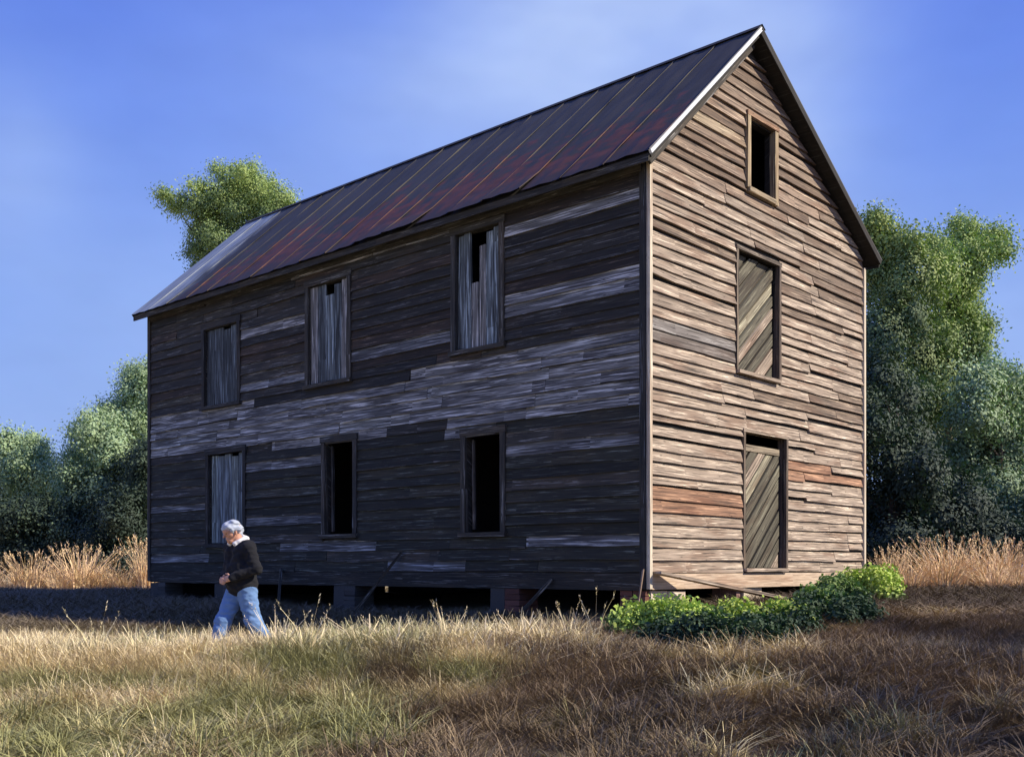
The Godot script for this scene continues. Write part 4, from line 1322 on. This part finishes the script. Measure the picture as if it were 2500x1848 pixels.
	var weeds := [
		["straw-coloured weed leaning left near the left edge of the shadow", -4.6, -11.8, 1.05, 2], ["short straw weed at the left foot of the person", -3.45, -11.6, 0.86, 1], ["seed-headed weed close on the right of the person", -2.55, -11.6, 1.05, 0], ["tall seed-headed weed in the shadow right of the person", -2.25, -11.8, 1.05, 2], ["bushy straw weed a step right of the person", -2.2, -11.5, 1.05, 1],
		["pale upright weed below the middle lower window", -1.6, -11.7, 1.05, 1], ["pale bushy weed left of the meadow's middle", -1.3, -11.6, 0.99, 1], ["small forked weed below the two empty windows", -0.7, -11.8, 0.99, 0], ["pale weed below the near empty window", 0.1, -12.0, 1.05, 1], ["thin weed left of the lime-green bushes", 0.65, -12.2, 0.93, 0], ["tall grey straw weed just left of the front corner bush", 0.98, -12.6, 1.05, 2]]
	weeds.append_array([["pale straw tuft at the left end of the shadow edge", -5.3, -11.7, 0.9, 1], ["pale straw tuft between the left weed and the person", -4.05, -11.6, 0.85, 1], ["pale straw tuft under the gap between the lower windows", -0.35, -11.7, 0.95, 1], ["pale straw tuft under the near lower window", 0.35, -11.9, 0.95, 1]])
	for c in weeds:
		var o := part("dry_weed", weed[c[4]], M.straw, self)
		o.position = grounded(Vector3(c[1], 0, c[2]), -0.02)
		o.rotation.y = rng.randf() * TAU
		o.scale = Vector3.ONE * float(c[3])
		tag(o, c[0], "weed", "dry weeds along the meadow's edge")

# ---------------------------------------------------------------- meadow
func build_meadow() -> void:
	rng.seed = 88
	var tuft := blades(421, 14, 0.08, 0.10, 0.27, 0.0034, 1.0, 0.0)
	var n := noise(61, 0.5, 4)
	var xf := []
	var cols := []
	for i in 80000:
		var d := 6.6 + 9.4 * pow(rng.randf(), 0.85)
		var x := rng.randf_range(-1.0, 1.0) * (0.50 * d + 1.2)
		var p := Vector3(x, 0, -d)
		var q := (p - HOUSE_AT).rotated(Vector3.UP, -HOUSE_TURN)
		if q.x > -0.05 and q.z < 0.1:
			continue
		p.y = ground_at(x, -d) - 0.01
		var s := rng.randf_range(0.6, 1.25) * (1.0 + 0.3 * n.get_noise_2d(x * 3.0, d * 3.0))
		s *= lerpf(0.52, 1.22, ss(8.6, 11.2, d))
		s *= lerpf(1.0, 0.45, ss(12.9, 14.4, d)) * lerpf(1.0, 0.6, ss(0.3, 1.6, x))
		xf.append(Transform3D(Basis(Vector3.UP, rng.randf() * TAU).scaled(Vector3(1.1, s, 1.1)), p))
		cols.append(earth(x, -d, n) * rng.randf_range(0.8, 1.2))
	var o := scatter("meadow_grass", tuft, xf, cols, M.grass, self)
	tag(o, "dry tan meadow grass with green and brown patches before the house", "grass")
	# coarser tufts in drifts: bent straw, pale along the edge of the shade, green in the hollows
	var coarse := blades(431, 22, 0.10, 0.12, 0.46, 0.0065, 1.15, 0.12)
	xf = []
	cols = []
	for i in 5200:
		var d := 7.0 + 6.3 * pow(rng.randf(), 0.7)
		var x := rng.randf_range(-1.0, 1.0) * (0.50 * d + 1.2)
		var f := n.get_noise_2d(x * 1.7 + 80.0, d * 3.0)
		if f < -0.02 and d < 11.0 or x > 0.9 and d > 11.8:
			continue
		var p := Vector3(x, ground_at(x, -d) - 0.01, -d)
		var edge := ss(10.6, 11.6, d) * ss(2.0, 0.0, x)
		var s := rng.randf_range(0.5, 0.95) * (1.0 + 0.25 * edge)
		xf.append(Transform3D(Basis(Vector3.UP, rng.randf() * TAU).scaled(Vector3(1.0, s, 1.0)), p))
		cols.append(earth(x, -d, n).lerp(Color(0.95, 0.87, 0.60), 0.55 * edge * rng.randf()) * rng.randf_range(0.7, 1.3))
	var o3 := scatter("coarse_grass", coarse, xf, cols, M.grass, self)
	tag(o3, "coarse bent tufts of straw standing up out of the meadow", "grass")
	# sparser, shorter grass round and behind the house
	xf = []
	cols = []
	for i in 26000:
		var d := rng.randf_range(13.0, 34.0)
		var x := rng.randf_range(-1.0, 1.0) * (0.50 * d + 1.5)
		var p := Vector3(x, 0, -d)
		var q := (p - HOUSE_AT).rotated(Vector3.UP, -HOUSE_TURN)
		if q.x > -0.05 and q.x < WIDE + 0.1 and q.z < 0.1 and q.z > -LONG - 0.1 or d < 15.0 and x < 1.5:
			continue
		p.y = ground_at(x, -d) - 0.01
		xf.append(Transform3D(Basis(Vector3.UP, rng.randf() * TAU).scaled(Vector3(2.2, rng.randf_range(0.5, 0.95), 2.2)), p))
		cols.append(earth(x, -d, n) * rng.randf_range(0.8, 1.2))
	var o2 := scatter("rough_grass", tuft, xf, cols, M.grass, self)
	tag(o2, "short rough grass in the shade round the house", "grass")
